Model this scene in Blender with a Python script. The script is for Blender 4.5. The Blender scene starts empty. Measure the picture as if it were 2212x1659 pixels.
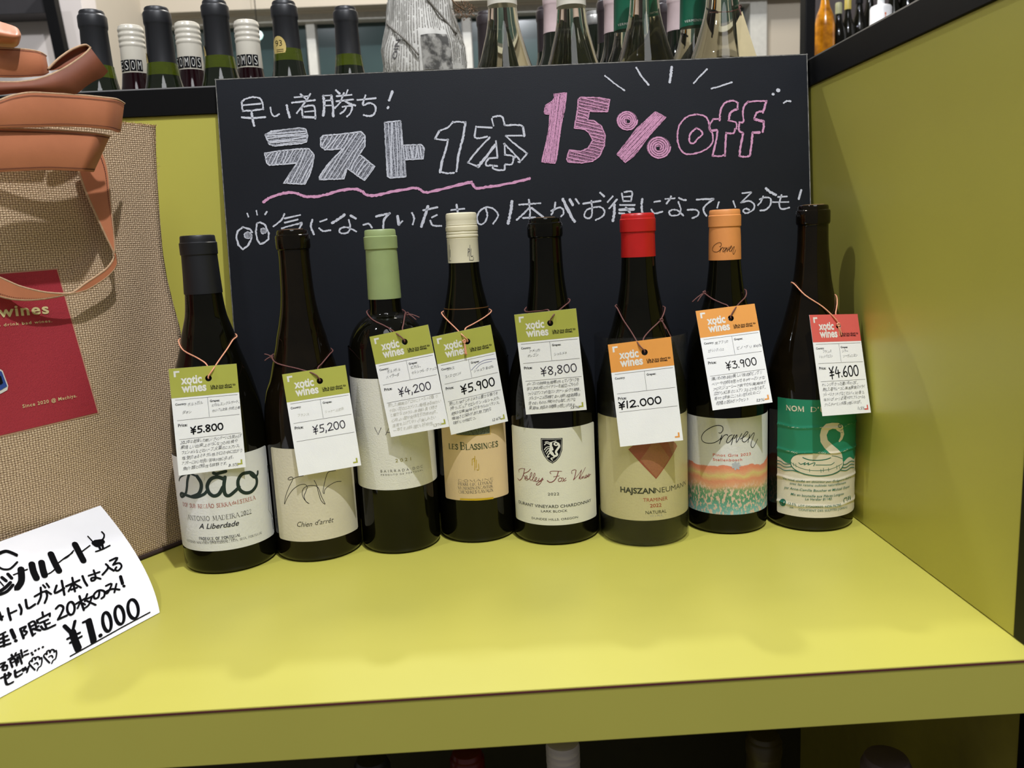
import bpy, bmesh, math, random
from mathutils import Vector, Matrix
random.seed(5)
C = bpy.context.scene.collection
SC = bpy.context.scene
# ------------------------------------------------------------------ camera
FPX, CX, CY = 1819.8, 1106.0, 829.5
RT = Vector((0.99826, -0.03456, -0.04714)); UP = Vector((0.05232, 0.17048, 0.98397)); FW = Vector((0.02606, 0.98475, -0.17200))
FW.normalize(); RT = (RT - FW * RT.dot(FW)).normalized(); UP = RT.cross(FW)
CAM = Vector((0, -0.9355, 0.2836))
cam = bpy.data.cameras.new('camera'); co = bpy.data.objects.new('camera', cam); C.objects.link(co)
co.matrix_world = Matrix.Translation(CAM) @ Matrix((RT, UP, -FW)).transposed().to_4x4()
cam.sensor_width = 36; cam.lens = FPX / 2212 * 36; cam.clip_start = .02; cam.clip_end = 60
cam.dof.use_dof = True; cam.dof.focus_distance = .76; cam.dof.aperture_fstop = 11
SC.camera = co
# ------------------------------------------------------------------ world, lamps, exposure
w = bpy.data.worlds.new('world'); SC.world = w; w.use_nodes = True
w.node_tree.nodes['Background'].inputs[0].default_value = (1, .985, .97, 1)
w.node_tree.nodes['Background'].inputs[1].default_value = .17
SC.view_settings.view_transform = 'Standard'; SC.view_settings.look = 'None'
SC.view_settings.exposure = 0; SC.view_settings.gamma = 1; SC.view_settings.use_curve_mapping = False

def lamp(name, loc, power, size, col=(.96, .98, 1.04), kind='POINT', aim=None):
    l = bpy.data.lights.new(name, kind); l.energy = power; l.color = col
    if kind == 'AREA': l.shape = 'DISK'; l.size = size
    else: l.shadow_soft_size = size
    o = bpy.data.objects.new(name, l); C.objects.link(o); o.location = loc
    if aim: o.rotation_euler = (Vector(aim) - Vector(loc)).to_track_quat('-Z', 'Y').to_euler()
    return o
lamp('spot_lamp_key', (.30, -1.02, 2.05), 126, .016)
lamp('spot_lamp_left', (-1.0, -.85, 2.05), 40, .03)
lamp('spot_lamp_back', (-.15, 1.15, 2.0), 72, .03)
lamp('ceiling_panel_front', (.2, -2.0, 2.5), 20, 1.2, (.985, .985, 1), 'AREA', (0, 0, 0))
lamp('back_room_fill', (.3, 1.1, 2.3), 30, .5, (1, .93, .82), 'AREA', (0, 1.6, 0))  # added warm fill that brightens the room beyond the cabinet

# ------------------------------------------------------------------ helpers
def ray(u, v): return FW + RT * ((u - CX) / FPX) - UP * ((v - CY) / FPX)
def hit(u, v, p0, n):
    d = ray(u, v); n = Vector(n); return CAM + d * ((Vector(p0) - CAM).dot(n) / d.dot(n))
def at(u, v, Y): return hit(u, v, (0, Y, 0), (0, 1, 0))
def pxof(p):
    d = Vector(p) - CAM; z = d.dot(FW); return CX + FPX * d.dot(RT) / z, CY - FPX * d.dot(UP) / z
def Z(ox, oy, s): return lambda P: [(ox + x / s, oy + y / s) for x, y in P]

def s2l(c): return tuple(((x / 255) / 12.92 if x <= 10 else ((x / 255 + .055) / 1.055) ** 2.4) for x in c) + (1,)
MATS = {}
def mat(name, col, rough=.5, metal=0, spec=.5, var=.06, vscale=60, bump=0, bscale=300, coat=0, trans=0, ior=1.5, lin=False):
    if name in MATS: return MATS[name]
    m = bpy.data.materials.new(name); m.use_nodes = True; nt = m.node_tree; b = nt.nodes['Principled BSDF']
    c = tuple(col) + (1,) if lin else s2l(col)
    b.inputs['Roughness'].default_value = rough; b.inputs['Metallic'].default_value = metal
    b.inputs['Specular IOR Level'].default_value = spec; b.inputs['Coat Weight'].default_value = coat
    b.inputs['Transmission Weight'].default_value = trans; b.inputs['IOR'].default_value = ior
    tc = nt.nodes.new('ShaderNodeTexCoord')
    n = nt.nodes.new('ShaderNodeTexNoise'); n.inputs['Scale'].default_value = vscale; n.inputs['Detail'].default_value = 3
    nt.links.new(tc.outputs['Object'], n.inputs['Vector'])
    r = nt.nodes.new('ShaderNodeValToRGB'); e = r.color_ramp.elements
    e[0].position = .3; e[1].position = .7
    e[0].color = tuple(x * (1 - var) for x in c[:3]) + (1,); e[1].color = tuple(min(1, x * (1 + var)) for x in c[:3]) + (1,)
    nt.links.new(n.outputs['Fac'], r.inputs['Fac']); nt.links.new(r.outputs['Color'], b.inputs['Base Color'])
    if bump:
        n2 = nt.nodes.new('ShaderNodeTexNoise'); n2.inputs['Scale'].default_value = bscale; n2.inputs['Detail'].default_value = 2
        nt.links.new(tc.outputs['Object'], n2.inputs['Vector'])
        bp = nt.nodes.new('ShaderNodeBump'); bp.inputs['Strength'].default_value = bump; bp.inputs['Distance'].default_value = .0006
        nt.links.new(n2.outputs['Fac'], bp.inputs['Height']); nt.links.new(bp.outputs['Normal'], b.inputs['Normal'])
    MATS[name] = m
    return m

def link(name, me, m, parent=None, smooth=False):
    o = bpy.data.objects.new(name, me); C.objects.link(o)
    if m:
        me.materials.clear(); me.materials.append(m)
    if smooth:
        for p in me.polygons: p.use_smooth = True
    if parent: o.parent = parent; o.matrix_parent_inverse = parent.matrix_world.inverted()
    return o
def mesh(name, V, F, m, parent=None, smooth=False):
    me = bpy.data.meshes.new(name); me.from_pydata([tuple(v) for v in V], [], F); me.update()
    return link(name, me, m, parent, smooth)
def tag(o, label=None, cat=None, group=None, kind=None):
    if label: o['label'] = label
    if cat: o['category'] = cat
    if group: o['group'] = group
    if kind: o['kind'] = kind
    return o
def thing(name, loc, label, cat, group=None):
    o = bpy.data.objects.new(name, None); C.objects.link(o); o.empty_display_size = .05; o.location = loc
    o.matrix_world = Matrix.Translation(Vector(loc)); return tag(o, label, cat, group)
def box(name, a, b, m, parent=None, bev=0.0008):
    bm = bmesh.new(); bmesh.ops.create_cube(bm, size=1)
    for v in bm.verts: v.co = Vector([(a[i] + b[i]) / 2 + v.co[i] * abs(b[i] - a[i]) for i in range(3)])
    if bev: bmesh.ops.bevel(bm, geom=bm.edges[:], offset=bev, segments=2, affect='EDGES', profile=.5)
    me = bpy.data.meshes.new(name); bm.to_mesh(me); bm.free(); return link(name, me, m, parent)
def prism(name, P, m, parent=None):      # hexahedron from 8 points: 4 front (ccw), 4 back
    return mesh(name, P, [(0, 1, 2, 3), (7, 6, 5, 4), (0, 4, 5, 1), (1, 5, 6, 2), (2, 6, 7, 3), (3, 7, 4, 0)], m, parent)
def tube(name, P, r, m, parent=None, cyc=False, seg=8, sub=4):
    P = [Vector(p) for p in P]; n = len(P); Q = []
    rng = range(n if cyc else n - 1)
    for i in rng:
        p0 = P[(i - 1) % n] if cyc or i > 0 else P[0]; p1 = P[i]; p2 = P[(i + 1) % n]; p3 = P[(i + 2) % n] if cyc or i + 2 < n else P[-1]
        for k in range(sub):
            t = k / sub
            Q.append(.5 * ((2 * p1) + (p2 - p0) * t + (2 * p0 - 5 * p1 + 4 * p2 - p3) * t * t + (3 * p1 - p0 - 3 * p2 + p3) * t ** 3))
    if not cyc: Q.append(P[-1])
    V = []; F = []; N = len(Q); up = Vector((.13, .3, .94)).normalized()
    for i, q in enumerate(Q):
        d = (Q[(i + 1) % N] - Q[i - 1]) if (cyc or 0 < i < N - 1) else (Q[min(i + 1, N - 1)] - Q[max(i - 1, 0)])
        if d.length < 1e-9: d = Vector((1, 0, 0))
        a = d.cross(up)
        if a.length < 1e-9: a = d.cross(Vector((1, 0, 0)))
        a.normalize(); b = a.cross(d).normalized()
        for k in range(seg):
            t = 2 * math.pi * k / seg; V.append(q + (a * math.cos(t) + b * math.sin(t)) * r)
    for i in range(N if cyc else N - 1):
        for k in range(seg):
            j = (i + 1) % N; k2 = (k + 1) % seg
            F.append((i * seg + k, i * seg + k2, j * seg + k2, j * seg + k))
    if not cyc: F += [tuple(range(seg))[::-1], tuple((N - 1) * seg + k for k in range(seg))]
    return mesh(name, V, F, m, parent, True)
def lathe(name, prof, c, m, parent=None, seg=64, wob=None):   # prof: list of (z, r) bottom to top
    V = []; F = []; n = len(prof)
    for z, r in prof:
        for k in range(seg):
            t = 2 * math.pi * k / seg; rr = r if wob is None else r + wob(t, z)
            V.append((c[0] + rr * math.cos(t), c[1] + rr * math.sin(t), c[2] + z))
    for i in range(n - 1):
        for k in range(seg):
            k2 = (k + 1) % seg; F.append((i * seg + k, i * seg + k2, (i + 1) * seg + k2, (i + 1) * seg + k))
    if wob is None:
        F.append(tuple(range(seg))[::-1]); F.append(tuple((n - 1) * seg + k for k in range(seg)))
    o = mesh(name, V, F, m, parent, True)
    try: o.data.set_sharp_from_angle(angle=math.radians(32))
    except Exception: pass
    return o
def catmull(P, sub=4):
    if len(P) < 3: return list(P)
    out = []
    for i in range(len(P) - 1):
        p0 = P[max(i - 1, 0)]; p1 = P[i]; p2 = P[i + 1]; p3 = P[min(i + 2, len(P) - 1)]
        for k in range(sub):
            t = k / sub
            out.append(tuple(.5 * (2 * p1[j] + (p2[j] - p0[j]) * t + (2 * p0[j] - 5 * p1[j] + 4 * p2[j] - p3[j]) * t * t + (3 * p1[j] - p0[j] - 3 * p2[j] + p3[j]) * t ** 3) for j in (0, 1)))
    out.append(tuple(P[-1])); return out
def refine(z, step):
    out = []
    for (a, b), (c_, d) in zip(z[:-1], z[1:]):
        n = max(1, int(abs(c_ - a) / step))
        for k in range(n): out.append((a + (c_ - a) * k / n, b + (d - b) * k / n))
    out.append(z[-1]); return out
def smooth_prof(P, step=.004):
    P = [(float(a), float(b)) for a, b in P]; Q = catmull(P, 5); return Q

_tc = {}
def glyphs(s, bold=0, sp=1.0):
    k = (s, bold, sp)
    if k not in _tc:
        c = bpy.data.curves.new('t', 'FONT'); c.body = s; c.size = 1; c.offset = bold; c.space_character = sp; c.resolution_u = 3
        o = bpy.data.objects.new('t', c); C.objects.link(o)
        me = bpy.data.meshes.new_from_object(o.evaluated_get(bpy.context.evaluated_depsgraph_get()))
        _tc[k] = ([(v.co.x, v.co.y) for v in me.vertices], [tuple(p.vertices) for p in me.polygons])
        bpy.data.objects.remove(o); bpy.data.curves.remove(c); bpy.data.meshes.remove(me)
    return _tc[k]
CAPH = max(y for x, y in glyphs('H')[0])
# serif capitals drawn as strokes on a grid: letter -> (width, [(thick, x0,y0,x1,y1...), ...])
SERIF = {
'A': (.74, [(0, 0, 0, .37, 1), (1, .37, 1, .74, 0), (0, .15, .35, .6, .35)]), 'B': (.6, [(1, .1, 0, .1, 1), (0, .1, 1, .4, .98, .52, .76, .4, .54, .1, .53), (0, .1, .53, .45, .5, .58, .27, .45, .02, .1, 0)]),
'C': (.7, [(0, .66, .8, .5, .98, .25, .95, .06, .7, .06, .3, .25, .04, .5, 0, .68, .18)]), 'D': (.74, [(1, .1, 0, .1, 1), (0, .1, 1, .45, .96, .68, .7, .68, .3, .45, .04, .1, 0)]),
'E': (.58, [(1, .1, 0, .1, 1), (0, .1, 1, .52, 1, .52, .86), (0, .1, .52, .42, .52), (0, .1, 0, .55, 0, .56, .15)]), 'F': (.55, [(1, .1, 0, .1, 1), (0, .1, 1, .52, 1, .52, .86), (0, .1, .52, .42, .52)]),
'G': (.74, [(0, .66, .8, .5, .98, .25, .95, .06, .7, .06, .3, .25, .04, .5, 0, .64, .1, .64, .4), (0, .5, .4, .74, .4)]), 'H': (.74, [(1, .1, 0, .1, 1), (1, .64, 0, .64, 1), (0, .1, .52, .64, .52)]),
'I': (.28, [(1, .14, 0, .14, 1)]), 'J': (.4, [(1, .25, 1, .25, .1, .08, -.1)]), 'L': (.56, [(1, .1, 0, .1, 1), (0, .1, 0, .52, 0, .54, .16)]), 'M': (.88, [(0, .08, 0, .12, 1), (1, .12, 1, .44, .1), (0, .44, .1, .76, 1), (1, .76, 1, .8, 0)]),
'N': (.76, [(0, .1, 0, .1, 1), (1, .1, 1, .66, 0), (0, .66, 0, .66, 1)]), 'O': (.78, [(1, .39, 1, .14, .85, .05, .5, .14, .15, .39, 0, .64, .15, .73, .5, .64, .85, .39, 1)]), 'P': (.58, [(1, .1, 0, .1, 1), (0, .1, 1, .42, .97, .54, .74, .42, .5, .1, .47)]),
'R': (.68, [(1, .1, 0, .1, 1), (0, .1, 1, .42, .97, .52, .76, .42, .54, .1, .52), (1, .3, .52, .66, 0)]), 'S': (.5, [(1, .44, .84, .3, 1, .12, .94, .07, .76, .2, .58, .38, .46, .45, .25, .34, .03, .16, 0, .05, .17)]),
'T': (.66, [(1, .33, 0, .33, 1), (0, .03, .86, .04, 1, .62, 1, .63, .86)]), 'U': (.74, [(1, .1, 1, .1, .25, .25, .02, .48, .02, .63, .25, .63, 1)]), 'V': (.72, [(1, 0, 1, .36, 0), (0, .36, 0, .72, 1)]), 'Q': (.78, [(1, .39, 1, .14, .85, .05, .5, .14, .15, .39, 0, .64, .15, .73, .5, .64, .85, .39, 1), (0, .45, .1, .75, -.15)]),
'X': (.7, [(1, .04, 1, .66, 0), (0, .04, 0, .64, 1)]), 'Y': (.68, [(1, .02, 1, .34, .5, .34, 0), (0, .34, .5, .66, 1)]), 'Z': (.62, [(0, .06, .86, .06, 1, .56, 1), (1, .56, 1, .05, 0), (0, .05, 0, .57, 0, .58, .15)]),
'0': (.5, [(1, .25, .9, .08, .75, .05, .45, .08, .15, .25, 0, .42, .15, .45, .45, .42, .75, .25, .9)]), '2': (.5, [(0, .06, .7, .2, .9, .38, .85, .42, .65, .3, .4, .05, .02), (1, .05, .02, .46, .02)]), "'": (.2, [(1, .1, 1, .08, .8)]), ' ': (.4, []),
'Ã': (.74, [(0, 0, 0, .37, 1), (1, .37, 1, .74, 0), (0, .15, .35, .6, .35), (0, .2, 1.15, .35, 1.25, .45, 1.15, .6, 1.22)]), '.': (.2, [(1, .08, .04, .12, .0)]), '-': (.3, [(0, .04, .4, .26, .4)]), '/': (.4, [(0, 0, -.1, .4, 1.05)]), ',': (.2, [(1, .1, .04, .05, -.15)]), ':': (.2, [(1, .08, .04, .12, 0), (1, .08, .5, .12, .46)]),
}
class G:
    """flat print collected in a 2-D plane (x right, y up), later laid on a surface"""
    def __init__(s): s.V = []; s.F = []
    def stroke(s, P, w, smooth=True, taper=0, rough=0):
        P = catmull(P, 7 if rough else 4) if smooth and len(P) > 2 else list(P)
        Q = [P[0]]
        for p in P[1:]:
            if math.hypot(p[0] - Q[-1][0], p[1] - Q[-1][1]) > 1e-7: Q.append(p)
        if len(Q) < 2: Q = [Q[0], (Q[0][0] + w * .3, Q[0][1])]
        if rough and not smooth:
            R_ = [Q[0]]
            for p in Q[1:]:
                m_ = max(1, int(math.hypot(p[0] - R_[-1][0], p[1] - R_[-1][1]) / .0016)); a_ = R_[-1]
                R_ += [(a_[0] + (p[0] - a_[0]) * k / m_, a_[1] + (p[1] - a_[1]) * k / m_) for k in range(1, m_ + 1)]
            Q = R_
        n = len(Q); b = len(s.V); N = []
        for i in range(n):
            a = Q[max(i - 1, 0)]; c = Q[min(i + 1, n - 1)]; dx, dy = c[0] - a[0], c[1] - a[1]; l = math.hypot(dx, dy) or 1e-9
            N.append((-dy / l, dx / l))
        for i, (q, nn) in enumerate(zip(Q, N)):
            h = w / 2 * (1 - taper * (i / (n - 1)))
            ha, hb = (h * random.uniform(1 - rough, 1 + rough * .5), h * random.uniform(1 - rough, 1 + rough * .5)) if rough else (h, h)
            s.V += [(q[0] + nn[0] * ha, q[1] + nn[1] * ha), (q[0] - nn[0] * hb, q[1] - nn[1] * hb)]
        for i in range(n - 1): s.F.append((b + 2 * i, b + 2 * i + 1, b + 2 * i + 3, b + 2 * i + 2))
        for q, nn, sg, h in ((Q[0], N[0], 1, w / 2), (Q[-1], N[-1], -1, w / 2 * (1 - taper))):
            b = len(s.V); a0 = math.atan2(nn[1], nn[0]); m_ = 5
            for k in range(m_ + 1):
                a = a0 + sg * math.pi * k / m_; s.V.append((q[0] + math.cos(a) * h, q[1] + math.sin(a) * h))
            s.F.append(tuple(range(b, b + m_ + 1)) if sg > 0 else tuple(range(b, b + m_ + 1))[::-1])
        return s
    def poly(s, P):
        from mathutils.geometry import tessellate_polygon
        b = len(s.V); s.V += list(P)
        for f in tessellate_polygon([[Vector((x, y, 0)) for x, y in P]]):
            (x0, y0), (x1, y1), (x2, y2) = [P[k] for k in f]
            f = f if (x1 - x0) * (y2 - y0) - (x2 - x0) * (y1 - y0) > 0 else f[::-1]
            s.F.append(tuple(b + k for k in f))
        return s
    def text(s, t, x, y, w=None, h=1, shear=0, bold=0, sp=1, rot=0, jit=0):
        V, F = glyphs(t, bold, sp)
        if not V: return s
        x0 = min(v[0] for v in V); x1 = max(v[0] for v in V); ky = h / CAPH; kx = ky if w is None else w / (x1 - x0)
        b = len(s.V); c, sn = math.cos(rot), math.sin(rot)
        for vx, vy in V:
            a = (vx - x0) * kx + vy * ky * shear; d = vy * ky
            if jit: d += jit * math.sin(a / h * 1.7 + len(t))
            s.V.append((x + a * c - d * sn, y + a * sn + d * c))
        s.F += [tuple(i + b for i in f) for f in F]; return s
    def hand(s, t, x, y, w, h, rnd, bold=-.008, rise=0):
        ws = []
        for ch in t:
            V, F = glyphs(ch, bold); ws.append((max([v[0] for v in V] or [.3]) + .02) * (.62 if ord(ch) > 0x3000 and ord(ch) < 0x3100 else .8))
        k = w / (sum(ws) or 1); cx = 0; ky = h / CAPH
        for ch, wd in zip(t, ws):
            V, F = glyphs(ch, bold); b = len(s.V); a = rnd.uniform(-.13, .13); c, sn = math.cos(a), math.sin(a); dy = rnd.uniform(-.1, .1) * h; sx_ = k * wd / max(.2, max([v[0] for v in V] or [.5])) * rnd.uniform(.85, 1.12); sy_ = ky * rnd.uniform(.8, 1.08); sh = rnd.uniform(.12, .38)
            for vx, vy in V:
                px_, py_ = vx * sx_ + vy * sy_ * sh, vy * sy_
                s.V.append((x + cx + px_ * c - py_ * sn, y + dy + rise * cx + px_ * sn + py_ * c))
            s.F += [tuple(i + b for i in f) for f in F]; cx += wd * k
        return s
    def serif(s, t, x, y, w, h, bold=.13, shear=0, gap=.12):
        tot = sum(SERIF.get(ch, SERIF['O'])[0] + gap for ch in t) - gap; kx = w / tot; cx = 0
        for ch in t:
            gw, st = SERIF.get(ch, SERIF['O'])
            for k in st:
                P = [(x + (cx + k[i]) * kx + shear * k[i + 1] * h, y + k[i + 1] * h) for i in range(1, len(k), 2)]
                lw = h * (bold if k[0] else bold * .42)
                s.stroke(P, lw, smooth=len(P) > 3)
                if ch not in "SCGO0.,:-/'2" and len(k) == 5:
                    for (px_, py_), gy in ((P[0], k[2]), (P[-1], k[4])):
                        if gy in (0, 1): s.stroke([(px_ - h * .13, py_), (px_ + h * .13, py_)], h * .05)
            cx += gw + gap
        return s
    def build(s, name, fn, m, parent=None, strip=None, stripy=None):
        bm = bmesh.new(); vs = [bm.verts.new((x, y, 0)) for x, y in s.V]
        for f in s.F:
            try: bm.faces.new([vs[i] for i in f])
            except ValueError: pass
        ng = [f for f in bm.faces if len(f.verts) > 4]
        if ng: bmesh.ops.triangulate(bm, faces=ng)
        if strip and s.V:
            x0 = min(v[0] for v in s.V); x1 = max(v[0] for v in s.V)
            k = math.floor(x0 / strip) + 1
            while k * strip < x1:
                bmesh.ops.bisect_plane(bm, geom=bm.verts[:] + bm.edges[:] + bm.faces[:], plane_co=(k * strip, 0, 0), plane_no=(1, 0, 0)); k += 1
        if stripy and s.V:
            x0 = min(v[1] for v in s.V); x1 = max(v[1] for v in s.V); k = math.floor(x0 / stripy) + 1
            while k * stripy < x1:
                bmesh.ops.bisect_plane(bm, geom=bm.verts[:] + bm.edges[:] + bm.faces[:], plane_co=(0, k * stripy, 0), plane_no=(0, 1, 0)); k += 1
        for v in bm.verts: v.co = Vector(fn(v.co.x, v.co.y))
        me = bpy.data.meshes.new(name); bm.to_mesh(me); bm.free()
        return link(name, me, m, parent)

# ------------------------------------------------------------------ materials
LIME = mat('lime_laminate', (190, 184, 84), .38, var=.02, vscale=9, spec=.35)
BLACKTRIM = mat('black_edge', (5, 5, 6), .5, spec=.2, var=.1)
LIT_TOP = mat('lit_trim_top', (190, 190, 190), .3, metal=.8)  # bright colour for the lit top faces of the black trims
EDGE = mat('dark_red_edge_line', (92, 38, 40), .6)
GLASS_D = mat('dark_wine_glass', (.0032, .003, .0014),   .05, spec=.3, coat=.0, var=.3, vscale=25, lin=True)
GLASS_B = mat('brown_wine_glass', (.006, .004, .0016), .06, spec=.34, var=.4, vscale=30, lin=True)
WHITE = mat('white_card', (247, 247, 247), .6, var=.015, bump=.15, bscale=900)
INK = mat('black_ink', (16, 16, 19), .85, spec=.15)
INKG = mat('grey_ink', (84, 82, 82), .7)
INKF = mat('faded_ink', (188, 186, 174), .7)
PLUM = mat('purple_black_marker', (40, 34, 52), .6)

# ------------------------------------------------------------------ the display cabinet
W = .3454; YF = -.442; TH = .0387; ZB = .4215; ZT = .4474; YB = -.030
cab = thing('display_cabinet', (0, -.2, 0), 'lime green laminate display cabinet with black top edges holding the bottles', 'cabinet')
box('shelf', (-.95, YF, -TH), (W + .03, YB, 0), LIME, cab, .0006)
sh = box('edge_line', (-.95, YF - .0004, -.0022), (W + .03, YF + .001, -.0010), EDGE, cab, 0)
box('back_panel', (-.95, YB, 0), (W, YB + .02, ZB), LIME, cab)
box('side_panel', (W, -.4138, .0006), (W + .028, YB, ZB), LIME, cab)
box('back_trim', (-.95, YB - .0025, ZB), (W, YB + .022, ZT), BLACKTRIM, cab, .0005)
box('side_trim', (W - .0022, -.4138, ZB), (W + .030, YB, ZT), BLACKTRIM, cab, .0005)
box('front_post', (W - .0002, -.441, .001), (W + .03, -.4138, ZT), BLACKTRIM, cab, .0005)
box('lit_top_strip', (-.95, YB - .002, ZT), (W - .003, YB + .0225, ZT + .0012), LIT_TOP, cab, 0)  # thin bright strips paint the light on top of the trims
box('lit_top_strip', (W - .0018, -.4138, ZT), (W + .030, YB + .02, ZT + .0012), LIT_TOP, cab, 0)
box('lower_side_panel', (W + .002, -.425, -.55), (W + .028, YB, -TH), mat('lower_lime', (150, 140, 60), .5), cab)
box('lower_post', (W + .0, -.441, -.55), (W + .05, -.425, -TH), BLACKTRIM, cab, .0005)
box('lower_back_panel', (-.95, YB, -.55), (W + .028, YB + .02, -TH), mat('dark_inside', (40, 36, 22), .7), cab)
box('lower_shelf', (-.95, YF + .01, -.56), (W, YB, -.535), LIME, cab)

# ------------------------------------------------------------------ chalkboard
BT = Vector((0, -.085, 0)); BA = Vector((0, .045, ZT)).normalized(); BN = Vector((0, -BA.z, BA.y))   # up axis, front normal
def bpt(a, b, e=0): return BT + Vector((a, 0, 0)) + BA * b + BN * e
def bpx(P, w=None):
    out = []
    for u, v in P:
        p = hit(u, v, BT, BN) - BT; out.append((p.x, p.dot(BA)))
    return out
xl = bpx([(461, 172)])[0]; xr = bpx([(1745, 115)])[0]; bh = (xl[1] + xr[1]) / 2
XL, XR = xl[0] + .0015, min(xr[0], W - .0035)
board = thing('chalkboard', bpt((XL + XR) / 2, 0), 'black chalkboard with white and pink lettering leaning behind the row', 'chalkboard')
BM = mat('black_board_paint', (21, 24, 30), .45, spec=.28, var=.12, vscale=14, bump=.06, bscale=900)
t = .0058
P = [bpt(XL, .001, 0), bpt(XR, .001, 0), bpt(XR, bh, 0), bpt(XL, bh, 0), bpt(XL, .001, -t), bpt(XR, .001, -t), bpt(XR, bh, -t), bpt(XL, bh, -t)]
prism('board_panel', P, BM, board)
def chalkmat(name, col, lo, hi, sc=1500):
    m = mat(name, col, .9, spec=.1); nt = m.node_tree; b = nt.nodes['Principled BSDF']
    r = [n for n in nt.nodes if n.type == 'VALTORGB'][0]; n = [n for n in nt.nodes if n.type == 'TEX_NOISE'][0]
    n.inputs['Scale'].default_value = sc; n.inputs['Detail'].default_value = 4; n.inputs['Roughness'].default_value = .7
    r.color_ramp.elements[0].color = s2l((52, 53, 58)); r.color_ramp.elements[1].color = s2l(col)
    r.color_ramp.elements[0].position = lo; r.color_ramp.elements[1].position = hi
    return m
CH_W = chalkmat('white_chalk', (205, 207, 214), .30, .46)
CH_F = chalkmat('white_chalk_fill', (168, 170, 178), .38, .62, 900)
CH_P = chalkmat('pink_chalk', (216, 158, 190), .30, .46)
CH_PF = chalkmat('pink_chalk_fill', (186, 132, 162), .38, .62, 900)
BR = mat('board_edge_wear', (120, 118, 112), .8, var=.5, vscale=200)
MPX = .00050
def chalk(name, zf, strokes, m=CH_W, e=.0004, width=4.6, smooth=True):
    g = G()
    for s_ in strokes:
        w_ = width
        if isinstance(s_[0], (int, float)): w_ = s_[0]; s_ = s_[1:]
        g.stroke(bpx(zf(list(s_))), w_ * MPX * (.8 if w_ > 3.3 else 1), smooth, rough=.42)
    return g.build(name, lambda x, y: bpt(x, y, e), m, board)
def cfill(name, zf, polys, m, e=.0002):
    g = G()
    for p in polys: g.poly(bpx(zf(p)))
    return g.build(name, lambda x, y: bpt(x, y, e), m, board)
ZA, ZBd, ZC, ZD, ZE, ZF, ZG = Z(480, 170, 5.267), Z(860, 200, 6.506), Z(1150, 130, 6.637), Z(1400, 130, 6.144), Z(490, 370, 4.706), Z(900, 370, 4.809), Z(1300, 370, 4.809)
I_ = lambda P: P
chalk('chalk_lettering', ZA, [
 [(225, 265), (228, 330), (237, 370)], [(225, 262), (270, 230), (350, 212), (425, 222), (458, 270), (468, 350)], [(245, 303), (435, 285)], [(237, 368), (345, 362), (466, 348)], [6, (335, 368), (345, 450), (365, 535)], [5, (225, 440), (350, 450), (490, 438)],
 [(550, 330), (562, 395), (600, 430), (648, 405)], [6, (735, 305), (748, 370), (768, 440)],
 [(825, 212), (985, 200)], [(893, 178), (955, 232)], [5, (795, 275), (920, 262), (1055, 245)], [(1003, 175), (950, 260), (850, 392)], [5, (905, 330), (912, 400), (920, 440)], [5, (935, 320), (1045, 312), (1060, 455)], [(945, 378), (1045, 370)], [6, (925, 438), (1060, 440)],
 [7, (1152, 200), (1160, 320), (1150, 418)], [5, (1150, 195), (1240, 192)], [7, (1240, 195), (1262, 330), (1265, 425)], [(1165, 250), (1245, 245)], [(1165, 310), (1250, 305)],
 [6, (1297, 135), (1335, 168)], [(1428, 132), (1410, 178)], [5, (1305, 200), (1470, 185)], [(1300, 258), (1490, 238)], [5, (1385, 165), (1340, 270), (1285, 335)], [6, (1400, 255), (1450, 285), (1512, 305)], [(1370, 322), (1475, 315), (1460, 390), (1420, 432)], [(1412, 325), (1385, 370), (1345, 398)],
 [5, (1540, 242), (1745, 222)], [5, (1630, 192), (1602, 300), (1680, 278), (1742, 315), (1738, 385), (1690, 425), (1612, 415)],
 [7, (1935, 148), (1900, 245)], [6, (1890, 325), (1883, 335)]])
ra1 = [(490, 640), (560, 600), (880, 562), (950, 575), (972, 650), (960, 722), (900, 737), (600, 765), (540, 750)]
ra2 = [(485, 850), (640, 825), (920, 797), (990, 800), (1045, 870), (1030, 980), (990, 1110), (940, 1200), (700, 1190), (760, 1100), (860, 960), (540, 985), (510, 960)]
su = [(1120, 680), (1150, 650), (1420, 625), (1580, 605), (1625, 650), (1625, 770), (1560, 860), (1735, 1000), (1620, 1160), (1420, 1020), (1385, 1140), (1110, 1150), (1105, 1120), (1200, 980), (1370, 800), (1170, 810), (1125, 770)]
to_ = [(1850, 500), (2030, 480), (2055, 760), (2265, 752), (2298, 790), (2285, 912), (2075, 922), (2088, 1115), (1910, 1130), (1880, 1110)]
cfill('chalk_block_letters', ZA, [ra1, ra2, su, to_], CH_F)
def hatch(poly, ang, n, jit=11):      # chalk rubbing lines inside a polygon
    c, s_ = math.cos(ang), math.sin(ang); out = []
    Q = [(x * c + y * s_, -x * s_ + y * c) for x, y in poly]; y0 = min(q[1] for q in Q); y1 = max(q[1] for q in Q)
    for k in range(n):
        y = y0 + (y1 - y0) * (k + .5) / n; xs = []
        for i in range(len(Q)):
            a, b = Q[i - 1], Q[i]
            if (a[1] - y) * (b[1] - y) < 0: xs.append(a[0] + (b[0] - a[0]) * (y - a[1]) / (b[1] - a[1]))
        xs.sort()
        for a, b in zip(xs[::2], xs[1::2]):
            if b - a > 12:
                j = random.uniform(-jit, jit); P_ = [(a + 5, y + j), ((a + b) / 2, y + random.uniform(-jit, jit)), (b - 5, y - j)]
                out.append([random.uniform(1.4, 3.8)] + [(x * c - yy * s_, x * s_ + yy * c) for x, yy in P_])
    return out
cl = lambda p: p + [p[0]]
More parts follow.
